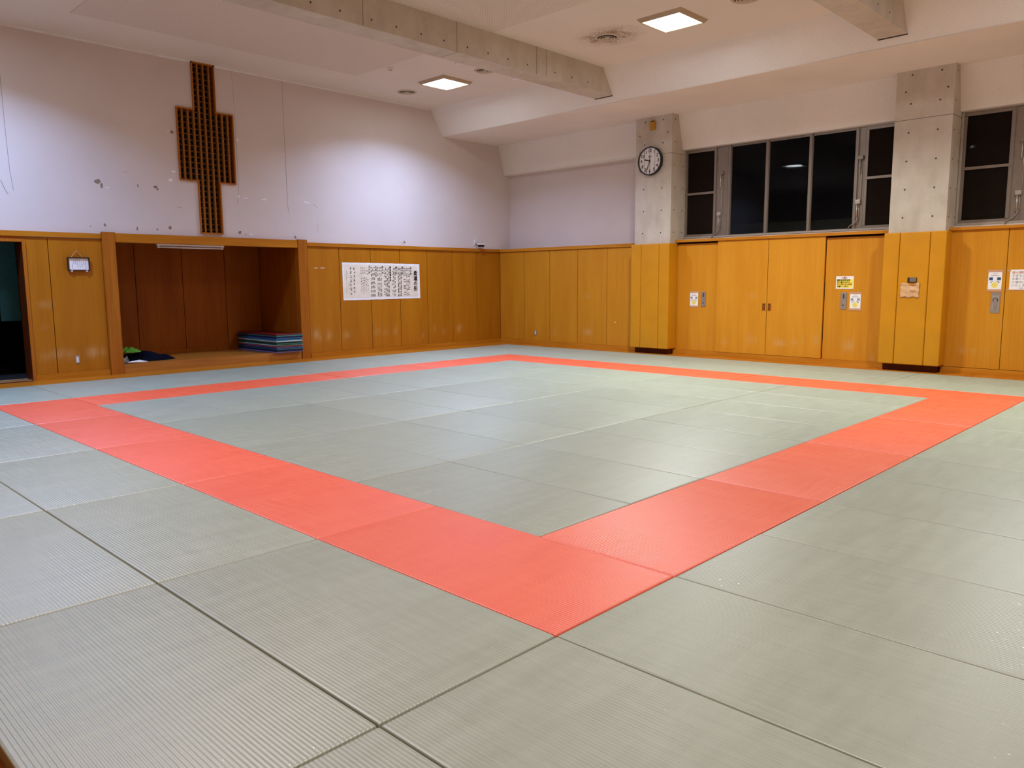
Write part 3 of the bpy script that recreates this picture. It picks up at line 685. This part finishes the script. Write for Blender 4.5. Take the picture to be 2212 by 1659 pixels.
wb = window('window_2', 1.79, -2.68, [.72, -.14, -1.0, -1.85], (1.00, 1.762), (-2.652, -2.1))
b = B(True)
for q in ((6.18, 6.46), (3.38, 3.51)): b.box(12.76, 12.80, q[0], q[1], 2.56, 4.44)
part('cover_strip', b, 'alu', wa)
b = B(True)
for q in ((.745, 1.00), (-2.1, -1.88)): b.box(12.76, 12.80, q[0], q[1], 2.56, 4.44)
part('cover_strip', b, 'alu', wb)
# window openers: box, push rod and cable on the cover strips
def opener(v, z, label, cable=None, lean=1):
    t_ = thing('window_opener', label, 'window opener', onR(v, z, 12.735), 'chain openers on the window sashes')
    b = B(); b.box(-.045, .045, -.035, .035, -.025, .03, bev=.004); part('housing', b, 'alu_l' if cable else 'alu', t_)
    b = B(); b.tube([(-.012, -.03, .012), (-.012, -.30, .012)], .013, 10); b.tube([(.02, -.03, .0), (.02, -.33 if cable else -.79, .0)], .006, 8); part('push_rod', b, 'alu_l', t_)
    if cable:
        b = B(); b.tube([(.005, -.28, .01), (.0, -.34, .02), (-.05*lean, -.40, .03), (-.12*lean, -.44, .03), (-.16*lean, -.50, .03)], .009, 8)
        part('cable', b, 'cable', t_)
    return t_
opener(6.33, 3.88, 'upper grey window opener near the left sash of the wide window')
opener(6.36, 3.03, 'lower grey window opener with cable near left sash of wide window', True)
opener(3.45, 3.88, 'upper grey window opener near the right sash of the wide window')
opener(3.47, 3.07, 'lower grey window opener with cable near right sash of wide window', True)
opener(.86, 3.88, 'upper grey window opener in the window at the right edge')
opener(.88, 3.03, 'lower grey window opener with cable in the window at right edge', True)
# outdoors in the dark: a garden wall beyond the glass
b = B(True); b.box(15.6, 15.8, -6, 14, -.5, 3.0); b.box(13.0, 30, -12, 18, -.6, -.5); struct('wall_outside', b, 'outside')
# rest of the room behind the photographer
b = B(True); b.box(-3.75, -3.65, -2.8, 12.9, 2.45, 5.3); b.box(-3.8, 12.97, -2.8, -2.70, 2.45, 5.85); struct('wall_back', b, 'wall')
b = B(True); b.box(-3.75, -3.65, -2.8, 12.9, -.1, 2.45); b.box(-3.8, 12.97, -2.8, -2.70, -.1, 2.45); struct('wall_front', b, 'panel')
b = B(True); b.box(12.56, 12.66, -2.7, 1.8, -.1, 2.45); b.box(12.56, 12.66, 2.72, 7.27, -.1, 2.45); b.box(12.53, 12.9, 8.18, 12.8, -.1, 2.40)
b.box(12.5, 12.56, -2.7, -1.92, .1, 2.44); struct('trim_22', b, 'gap')

# ------------------------------------------------------------ ceiling fittings
def lamp(u, v, label, power, colour):
    t_ = thing('ceiling_light', label, 'ceiling light', at(u, v, 5.76), 'square downlights in the ceiling')
    b = B(); a0, a1, z1 = .41, .365, -.055
    o4 = [(-a0, -a0), (a0, -a0), (a0, a0), (-a0, a0)]; i4 = [(-a1, -a1), (a1, -a1), (a1, a1), (-a1, a1)]; c4 = [(-.345, -.345), (.345, -.345), (.345, .345), (-.345, .345)]
    for k in range(4):
        k2 = (k+1) % 4
        b.face([(*o4[k], 0), (*o4[k2], 0), (*i4[k2], z1), (*i4[k], z1)]); b.face([(*i4[k], z1), (*i4[k2], z1), (*c4[k2], z1), (*c4[k], z1)]); b.face([(*c4[k], z1), (*c4[k2], z1), (*c4[k2], z1+.012), (*c4[k], z1+.012)])
    part('frame', b, 'lampframe', t_)
    b = B(); n_ = 32   # white reflector tray around a round lens
    for k in range(n_):
        a, c_ = 2*math.pi*k/n_, 2*math.pi*(k+1)/n_
        sq = lambda q: (.345*math.cos(q)/max(abs(math.cos(q)), abs(math.sin(q))), .345*math.sin(q)/max(abs(math.cos(q)), abs(math.sin(q))), z1+.010)
        b.face([(.27*math.cos(a), .27*math.sin(a), z1+.022), (.27*math.cos(c_), .27*math.sin(c_), z1+.022), sq(c_), sq(a)])
    part('reflector', b, 'tray', t_)
    b = B(); b.lathe([(.268, z1+.028), (.255, z1+.018), (0, z1+.014)], 40); part('lens', b, 'lens', t_)
    L = bpy.data.lights.new('downlight', 'AREA'); L.shape = 'DISK'; L.size = .50*S; L.energy = power; L.color = colour; L.spread = math.radians(LAMP_SPREAD)
    lo = bpy.data.objects.new('bulb', L); C.objects.link(lo); lo.parent = t_; lo.location = (0, 0, (z1+.008)*S)
    return t_
LN = ['square ceiling light nearest the alcove wall, left of the concrete beam', 'square ceiling light right of the first concrete beam, beside the dirty vent', 'square ceiling light in the right-hand bay, window side',
      'square ceiling light near the alcove wall, side away from the windows', 'square ceiling light in the middle bay, side away from the windows', 'square ceiling light above the photographer, right-hand bay']
for k, ((u, v), pw, lc) in enumerate(LAMPS): lamp(u, v, LN[k], pw, lc)
def vent(u, v, label):
    t_ = thing('ceiling_vent', label, 'air vent', at(u, v, 5.76), 'round air diffusers in the ceiling')
    b = B(); b.lathe([(.215, 0), (.215, -.006), (.195, -.016), (.175, -.020), (.165, -.004)], 48); part('outer_ring', b, 'vent', t_)
    b = B(); b.lathe([(.168, -.002), (0, -.002)], 48); part('duct_opening', b, 'vent_dark', t_)
    for r0, r1 in ((.145, .105), (.098, .06)):
        b = B(); b.lathe([(r0, -.026), (r1, -.006), (r1-.006, -.006), (r0-.010, -.028), (r0, -.026)], 40); part('diffuser_cone', b, 'vent', t_)
    b = B(); b.lathe([(.045, -.012), (.04, -.022), (.02, -.028), (0, -.029)], 32); part('centre_cap', b, 'vent', t_)
for u, v, l_ in ((8.64, 6.29, 'round ceiling air diffuser ringed by dark dirt stains'), (8.63, 11.74, 'round ceiling air diffuser nearest the alcove wall'), (8.63, 9.28, 'round ceiling air diffuser half hidden behind the concrete beam'), (8.62, 3.72, 'round ceiling air diffuser cut off by the top edge')): vent(u, v, l_)
t_ = thing('smoke_detector', 'small cream smoke detector on the ceiling beside the perforated boards', 'smoke detector', at(7.19, 10.44, 5.76))
b = B(); b.lathe([(0, 0), (.062, 0), (.062, -.02), (.05, -.03), (0, -.03)], 24); part('base', b, 'white', t_)
b = B(); b.lathe([(.036, -.03), (.034, -.055), (.02, -.062), (0, -.062)], 20); part('sensor_head', b, 'vent', t_)
for u, v, l_ in ((7.93, 9.27, 'small round ceiling speaker peeking out left of the beam'), (9.5, 9.28, 'small round ceiling plate under the end of the beam')):
    b = B(); b.lathe([(0, 0), (.085, 0), (.085, -.012), (.07, -.02), (0, -.02)], 28); single('ceiling_plate', b, 'white', l_, 'ceiling plate', at(u, v, 5.76))

# ------------------------------------------------------------ wall clock
t_ = thing('wall_clock', 'round white-faced wall clock with black rim on the concrete pillar', 'clock', onR(7.755, 4.22, 12.22))
R_ = .305
b = B(); b.lathe([(R_*.97, 0), (R_, .02), (R_, .075), (R_*.985, .09), (R_*.93, .09), (R_*.92, .07)], 64); part('rim', b, 'black', t_)
b = B(); b.lathe([(R_*.93, .068), (0, .068)], 64); part('dial', b, 'white', t_)
b = B()
for h in range(1, 13):
    a = math.radians(90-30*h); text_into(b, str(h), .71*R_*math.cos(a), .71*R_*math.sin(a), .096, .0695, 0, bold=.0025)
for k in range(60):
    a = math.radians(6*k); r0, r1, wd = (.86, .91, .006) if k % 5 == 0 else (.885, .905, .0025)
    c_, s_ = math.cos(a), math.sin(a)
    b.face([(R_*r0*c_-wd*s_, R_*r0*s_+wd*c_, .0695), (R_*r0*c_+wd*s_, R_*r0*s_-wd*c_, .0695), (R_*r1*c_+wd*s_, R_*r1*s_-wd*c_, .0695), (R_*r1*c_-wd*s_, R_*r1*s_+wd*c_, .0695)])
text_into(b, 'SEIKO', .0, .30*R_, .032, .0695, 0, bold=.001)
part('numerals', b, 'ink', t_)
def hand(name, deg, ln_, wd, z, tail=.0):
    b = B(); a = math.radians(90-deg); d_ = Vector((math.cos(a), math.sin(a))); n_ = Vector((-d_.y, d_.x))*wd
    p0 = -d_*tail; p1 = d_*ln_; pts = [(p0+n_)[:], (p0-n_)[:], (p1-n_)[:], (p1+n_)[:]]
    b.poly(pts, z, z+.003); part(name, b, 'ink', t_)
hand('hour_hand', 286, .145, .012, .072, .02); hand('minute_hand', 200, .255, .007, .076, .03); hand('second_hand', 2, .25, .002, .080, .05)
b = B(); b.lathe([(.014, .07), (.014, .085), (0, .086)], 16); part('hub', b, 'ink', t_)
b = B()   # wire guard
for x in (-.235, -.105, .03, .165):
    h = math.sqrt(max(0, (R_+.0)**2-x*x)); b.tube([(x, -h-.005, .03), (x, -h, .115), (x, h, .115), (x, h+.005, .03)], .0034, 6)
for sx, sy in ((-1, 1), (-1, -1), (1, 1), (1, -1)): b.tube([(sx*.22, sy*.225, .0), (sx*.245, sy*.225, .06), (sx*.22, sy*.2, .1)], .0035, 6)
part('wire_guard', b, 'black', t_)
t_ = thing('amber_box', 'small amber yellow box high on the clock pillar', 'wall box', onR(7.72, 4.975, 12.22))
b = B(); b.box(-.06, .06, -.095, .095, 0, .06, bev=.006); part('body', b, 'ybox', t_)
b = B(); b.box(-.02, .056, .07, .09, .055, .064); part('label_strip', b, 'black', t_)

# ------------------------------------------------------------ notices on the window wall
def poster(vc, zc, w_, h_, label, tcol, blue, tape_pad=.04, u=12.498):
    t_ = thing('key_notice', label, 'notice', onR(vc, zc, u), 'white door lock notices with a yellow circle')
    b = B(); b.box(-w_/2, w_/2, -h_/2, h_/2, 0, .003); part('sheet', b, 'paper', t_)
    b = B()
    for i, (x, y, ww) in enumerate(((0, .40, .34), (-.06, .31, .5), (.02, .27, .62))):
        k = 0; xx = x-ww/2
        while xx < x+ww/2: b.box(xx*w_, (xx+.045)*w_, (y-.012)*h_, (y+.012)*h_, .003, .0036); xx += .062
    part('small_print', b, 'grey_ink', t_)
    for sx, ch in ((-1, '開'), (1, '閉')):
        b = B(); b.box((sx*.29-.14)*w_, (sx*.29+.14)*w_, .02*h_, .19*h_, .003, .0036, mi=0)
        text_into(b, ch, sx*.29*w_, .10*h_, .25*w_, .0042, 1, bold=.001); part('opening_mark' if sx < 0 else 'closing_mark', b, ['blue' if blue else 'blue_pale', 'navy' if blue else 'cable'], t_)
    b = B(); b.poly([(.24*w_*math.cos(2*math.pi*k/32), -.24*h_+.24*w_*math.sin(2*math.pi*k/32)) for k in range(32)], .003, .0038); part('lock_circle', b, 'yellow', t_)
    b = B()
    for s_ in (1, -1):
        for k in range(8):
            a0, a1 = math.radians(90-s_*(10+k*6)), math.radians(90-s_*(16+k*6)); r0 = .33*w_; r1 = (.35+.008*k)*w_
            b.face([(r0*math.cos(a0), -.24*h_+r0*math.sin(a0), .0036), (r0*math.cos(a1), -.24*h_+r0*math.sin(a1), .0036), (r1*math.cos(a1), -.24*h_+r1*math.sin(a1), .0036), (r1*math.cos(a0), -.24*h_+r1*math.sin(a0), .0036)], 0 if s_ > 0 else 1)
    part('turning_arrows', b, ['navy', 'blue'], t_)
    for sy in (1, -1):
        b = B(); y = sy*(h_/2+.012); b.box(-w_/2-.012, w_/2+.016, y-tape_pad/2, y+tape_pad/2, .0032, .004); part('tape_strip', b, 'tape', t_)
poster(6.78, 1.215, .20, .285, 'lock notice with yellow circle on board left of sliding doors', 0, False)
poster(3.34, 1.215, .20, .285, 'lock notice with yellow circle below the yellow notice', 0, False)
poster(1.065, 1.585, .20, .30, 'lock notice with yellow circle and blue marks above the silver door handle', 0, True, u=12.458)
for vc, l_ in ((6.545, 'narrow steel lock plate on the board left of the sliding doors'), (3.555, 'narrow steel lock plate below the yellow notice, right of the sliding doors')):
    t_ = thing('lock_plate', l_, 'lock plate', onR(vc, 1.22, 12.498), 'steel lock plates beside the sliding doors')
    b = B(); b.box(-.055, .055, -.16, .16, 0, .010, bev=.003); part('plate', b, 'steel', t_)
    b = B(); b.box(-.010, .010, .045, .13, .010, .0115); part('label_window', b, 'ink', t_)
    b = B(); b.lathe([(.012, .010), (.012, .016), (0, .016)], 16, c=(-.005, -.08)); part('keyhole', b, 'ink', t_)
t_ = thing('yellow_notice', 'yellow and white printed notice right of the sliding doors', 'notice', onR(3.55, 1.565, 12.498))
b = B(); b.box(-.165, .165, -.118, .118, 0, .003); part('sheet', b, 'paper', t_)
b = B(); b.box(-.148, .148, -.098, .062, .003, .0036); part('yellow_field', b, 'yellow_paper', t_)
b = B(); text_into(b, 'お願い', 0, .086, .043, .0042, 1, bold=.0008)
for i, (tx, mi) in enumerate((('最終利用団体様', 0), ('及び個人の方に、', 0), ('窓の閉め忘れ確認', 1), ('お願いします。', 0))): text_into(b, tx, -.146, .043-i*.040, .035, .0042, mi, bold=.0013, align='LEFT', sx=1.0)
part('lettering', b, ['ink', 'red_ink'], t_)
t_ = thing('flush_handle', 'silver recessed lever handle on the door beside the seam', 'door handle', onR(1.035, 1.22, 12.458))
b = B(); b.box(-.068, .068, -.17, .17, 0, .006, bev=.002); part('plate', b, 'steel', t_)
b = B(); b.box(-.052, .052, -.13, .118, .006, .010, bev=.002); b.lathe([(.040, .010), (.040, .0115), (0, .0115)], 24, mi=1, c=(-.002, .045)); part('recess', b, ['alu_l', 'navy'], t_)
b = B(); pts = [(.024*math.cos(math.radians(a)), -.085+.024*math.sin(math.radians(a))) for a in range(180, 361, 20)]+[(.026*math.cos(math.radians(a)), .05+.026*math.sin(math.radians(a))) for a in range(0, 181, 20)]
b.poly(pts, .012, .024); part('lever', b, 'steel', t_)
t_ = thing('paper_notice', 'white handwritten-style notice at the right edge, on the right-hand door', 'notice', onR(.62, 1.60, 12.458))
b = B(); b.box(-.235, .235, -.165, .165, 0, .003); part('sheet', b, 'paper', t_)
b = B()
for i, (tx, mi) in enumerate((('扉の開閉にすき間', 1), ('すぎない、静かに', 0), ('注意ください。', 0), ('た場合には、修理', 0), ('いたします。', 0))): text_into(b, tx, -.205, .115-i*.052, .044, .0036, mi, align='LEFT', bold=.0004, sx=1.12)
text_into(b, '体育センター', .0, -.142, .032, .0036, 0); part('lettering', b, ['grey_ink', 'red_ink'], t_)
b = B(); b.box(-.27, -.22, .135, .16, .0032, .004); b.box(-.28, .24, -.175, -.160, .0032, .004); part('tape_strip', b, 'tape', t_)
# hook and torn tape on the second pillar pad
t_ = thing('wall_hook', 'dark square metal hook socket in the mustard pillar padding', 'hook', onR(2.25, 1.605, 12.12))
b = B(); b.box(-.078, .078, -.045, .045, -.02, .006, bev=.008); b.box(-.07, -.045, -.04, .04, .006, .008); part('socket', b, 'vent_dark', t_)
b = B(); b.box(-.04, .07, -.030, .040, .004, .018, bev=.004); b.box(-.035, .065, -.034, -.026, .016, .026); part('latch', b, 'alu', t_)
r = random.Random(2); b = B(); nx, ny = 16, 12; G = []
for i in range(nx+1):
    row = []
    for j in range(ny+1):
        x = -.15+.30*i/nx; y = -.125+.235*j/ny+(.02*math.sin(i*.5) if j == ny else 0)-(.012*math.sin(i*.9+1) if j == 0 else 0)
        z = .008+.012*abs(math.sin(x*18+y*30))*(.4+.6*j/ny)+.030*math.exp(-((x-.04)/.06)**2-((y-.0)/.03)**2)+.02*(j == ny)
        row.append(b.bm.verts.new(b.P((x+.004*math.sin(j*1.3), y, z))))
    G.append(row)
for i in range(nx):
    for j in range(ny): b.bm.faces.new([G[i][j], G[i+1][j], G[i+1][j+1], G[i][j+1]]).smooth = True
for i in range(nx):
    for j in (0, ny): p, q = G[i][j].co, G[i+1][j].co; b.bm.faces.new([G[i][j], G[i+1][j], b.bm.verts.new((q.x, q.y, .001)), b.bm.verts.new((p.x, p.y, .001))])
single('torn_tape', b, 'torn', 'crumpled torn beige cloth tape below the hook on the pillar padding', 'tape', onR(2.28, 1.43, 12.12))
# outlets
def outlet(mw, label):
    t_ = thing('wall_outlet', label, 'outlet', mw, 'power outlets low on the wood panelling')
    b = B(); b.box(-.037, .037, -.07, .07, 0, .010, bev=.004); part('cover_plate', b, 'steel', t_)
    b = B(); b.box(-.017, .017, -.045, .045, .010, .014, bev=.002); part('socket', b, 'white', t_)
outlet(onL(1.92, .31, 12.70), 'steel power outlet low on the boards left of the alcove'); outlet(onR(11.41, .30, 12.46), 'steel power outlet low on the boards near the far corner')
b = B(); b.poly([(-.03, -.008), (.03, -.014), (.032, .004), (-.026, .012)], 0, .003); single('yellow_sticker', b, 'yellow', 'tiny yellow sticker on the boards left of the clock pillar', 'sticker', onR(8.87, .65, 12.46))
b = B()
for (x, y, w_, h_, mi) in ((-.055, 0, .09, .012, 0), (.10, .002, .10, .012, 0)): b.box(x-w_/2, x+w_/2, y-h_/2, y+h_/2, 0, .003)
single('tape_remnant', b, 'paper_edge', 'two short white tape remnants on the boards right of the alcove', 'tape', onL(6.84, 1.94, 12.70))

# framed rules
t_ = thing('framed_notice', 'dark-framed sheet of vertical writing hanging on a string by the doorway', 'framed notice', onL(2.045, 1.965, 12.68))
for nm, q in (('frame', None),):
    b = B(); w_, h_, f_ = .175, .115, .018
    b.box(-w_, w_, h_-f_, h_, .0, .045, bev=.002); b.box(-w_, w_, -h_, -h_+f_, 0, .03, bev=.002); b.box(-w_, -w_+f_, -h_+f_, h_-f_, 0, .04); b.box(w_-f_, w_, -h_+f_, h_-f_, 0, .04)
    part('frame', b, 'frame', t_)
b = B(); b.box(-.157, .157, -.097, .097, .012, .018); part('sheet', b, 'paper', t_)
b = B(); rr2 = random.Random(8)
for x, y0, y1 in ((.115, .06, -.07), (.085, .06, -.01), (.055, .045, -.045), (.02, .08, -.06), (-.015, .08, -.06), (-.045, .08, .0), (-.075, .06, .0), (-.098, .02, -.07)):
    y = y0
    while y > y1:
        s_ = rr2.uniform(.003, .007); q_ = rr2.uniform(-.004, .004); b.box(x-s_, x+s_, y-.0035, y-.0012, .018, .0186); b.box(x-s_*.7, x+s_, y-.0085, y-.0065, .018, .0186); b.box(x+q_-.001, x+q_+.001, y-.009, y, .018, .0186); y -= .0125
part('writing', b, 'ink', t_)
b = B(); b.tube([(-.115, .115, .03), (-.02, .235, .012), (.06, .115, .03)], .005, 6); part('string', b, 'string', t_)
for x in (-.115, .125):
    b = B(); b.tube([(x, -.135, .0), (x, -.125, .035), (x, -.10, .038)], .006, 8); b.box(x-.022, x+.012, -.127, -.117, .03, .04); part('hook', b, 'white', t_)

# kata scroll
t_ = thing('paper_banner', 'long aged paper banner of brush-written vertical Japanese text right of alcove', 'banner', onL(7.445, 1.235, 12.70))
W_, H_ = 2.215, .835
b = B(); nx = 40
pts_t = [(W_*k/nx, H_*1.0-.012*k/nx+.0015*math.sin(k*1.1)) for k in range(nx+1)]; pts_b = [(W_*k/nx+.01, -.0+(-.012+.012*k/nx)+.0015*math.sin(k*.9)) for k in range(nx, -1, -1)]
b.poly(pts_b[::-1]+pts_t[::-1], .002, .006); part('backing_sheet', b, 'paper_edge', t_)
b = B(); b.poly([(.04, .055), (.5, .045), (1.3, .055), (2.15, .05), (2.165, .4), (2.16, H_-.06), (1.4, H_-.045), (.7, H_-.04), (.05, H_-.045), (.045, .4)], .006, .008); part('written_sheet', b, 'paper_old', t_)
b = B()
def fx(x): return (x-125)/1930*W_
def fy(y, x=0): return H_-(y-150-(x-125)*.02)/900*H_
text_into(b, '柔道の形', fx(1942), fy(345), .120, .0088, 0, bold=.0055, vertical=True, sx=.95, pitch=.121)
for tx, x, y in (('投の形', 1820, 245), ('固の形', 1600, 235), ('極の形', 1440, 235), ('講道館護身術', 1285, 232), ('柔の形', 1090, 225), ('古式の形', 925, 222), ('五の形', 765, 218)):
    text_into(b, tx, fx(x), fy(y), .056, .0088, 0, bold=.0018, vertical=True, pitch=.059 if len(tx) > 4 else .066)
COLS = [(1785, ['手技', '浮落', '背負投', '肩車', '一本'], 268), (1748, ['腰技', '浮腰', '払腰', '釣込腰', '左右'], 268), (1710, ['足技', '送足払', '支釣込足', '内股', '左右'], 268), (1672, ['真捨身技', '巴投', '裏投', '隅返'], 268), (1640, ['横捨身技', '横掛', '横車', '浮技'], 268),
        (1562, ['抑込技', '袈裟固', '肩固', '上四方固', '横四方固', '崩上四方固'], 262), (1525, ['絞技', '片十字絞', '裸絞', '送襟絞', '片羽絞', '逆十字絞'], 262), (1488, ['関節技', '腕緘', '腕挫十字固', '腕挫腕固', '腕挫膝固', '足緘'], 262),
        (1405, ['居取', '両手取', '突掛', '摺上', '横打', '後取', '突込'], 262), (1370, ['立合', '両手取', '袖取', '突掛', '突上', '蹴上', '抜掛', '切下'], 262), (1335, ['', '切込', '横突', '突込'], 262),
        (1245, ['徒手', '両手取', '左襟取', '右襟取', '片腕取', '後襟取', '後絞'], 262), (1208, ['', '抱取', '斜打', '顎突', '顔面突', '前蹴', '横蹴'], 262), (1170, ['武器', '突掛', '直突', '斜突', '振上', '振下', '両手突'], 262), (1135, ['', '正面附', '腰構', '背面附'], 262),
        (1050, ['第一教', '突出', '肩押', '両手取', '肩廻', '顎押'], 255), (1012, ['第二教', '切下', '両肩押', '斜打', '片手取', '片手上'], 255), (972, ['第三教', '帯取', '胸押', '突上', '打下', '両眼突'], 255),
        (885, ['表', '体', '夢中', '力避', '水車', '水流', '曳落', '虚倒'], 255), (848, ['', '打砕', '谷落', '車倒', '錣取', '錣返', '夕立', '滝落'], 255), (812, ['裏', '身砕', '車返', '水入', '柳雪', '坂落', '雪折', '岩波'], 255)]
for x, ws, y in COLS:
    tx = '　'.join(ws); n_ = len(tx); cell = (985-y)/900*H_/n_
    text_into(b, tx, fx(x), fy(y), .034, .0088, 0, bold=.0007, vertical=True, pitch=cell)
for x, y1 in ((722, 840), (682, 870), (645, 920), (605, 945), (565, 915)):
    tx = {722: '一本目　押し倒し', 682: '二本目　引き落とし', 645: '三本目　渦巻きのごとく', 605: '四本目　引き潮のごとく', 565: '五本目　流星のごとく'}[x]
    text_into(b, tx, fx(x), fy(262), .034, .0088, 0, bold=.0005, vertical=True, pitch=(y1-262)/900*H_/len(tx))
# large free brush strokes of the left-hand signature columns
rb_ = random.Random(21)
for x0, ya, yb, sz in ((400, 290, 930, .030), (318, 290, 930, .032), (272, 620, 800, .016), (218, 350, 900, .009)):
    y = ya
    while y < yb:
        cx, cy = fx(x0+rb_.uniform(-6, 6)), fy(y)
        strokes = [(0, rb_.uniform(.5, .95), oy_) for oy_ in rb_.sample((-.9, -.45, 0, .45, .85), rb_.randint(2, 4))]+[(1.5, rb_.uniform(.6, 1.), rb_.uniform(-.2, .2)) for _ in range(rb_.randint(1, 2))]+[(rb_.choice((-.8, .9)), .6, -.3)]
        for a, l_, oy in strokes:
            a += rb_.uniform(-.12, .25); l_ *= sz; wd = sz*rb_.uniform(.10, .17); ox, oy = rb_.uniform(-.25, .25)*sz, oy*sz
            dx, dy = math.cos(a)*l_, math.sin(a)*l_; nx_, ny_ = -math.sin(a)*wd, math.cos(a)*wd
            b.face([(cx+ox-dx*f_+nx_*g_, cy+oy-dy*f_+ny_*g_, .0088) for f_, g_ in ((1, .3), (1, -.5), (.3, -1), (-.6, -.8), (-1, -.1), (-.9, .5), (0, .8))])
        y += sz*2.9/H_*900
part('brush_lettering', b, 'ink', t_)

# small wall socket and sensor near the far corner
t_ = thing('ledge_sensor', 'small white-topped black device perched on the rail near the far corner', 'sensor', at(11.66, 12.60, 2.525))
b = B(); b.box(-.085, .085, -.05, .05, .05, .085, bev=.01); part('cover', b, 'white', t_)
b = B(); b.prism([(-.08, .05), (.08, .05), (.065, -.005), (-.065, -.005)], -.045, .045); part('housing', b, 'black', t_)
b = B(); b.tube([(.08, -.05, .04), (.11, -.09, .07), (.12, -.11, .10)], .008, 6); part('cable', b, 'black', t_)
t_ = thing('white_outlet', 'narrow white three-way socket on the wall above the ledge device', 'outlet', onL(11.555, 2.64, 12.72))
b = B(); b.box(-.035, .035, -.07, .07, 0, .015, bev=.003); part('cover_plate', b, 'white', t_)
b = B()
for y in (-.04, 0, .04): b.box(-.008, .008, y-.008, y+.008, .015, .0165)
part('socket_slots', b, 'ink', t_)
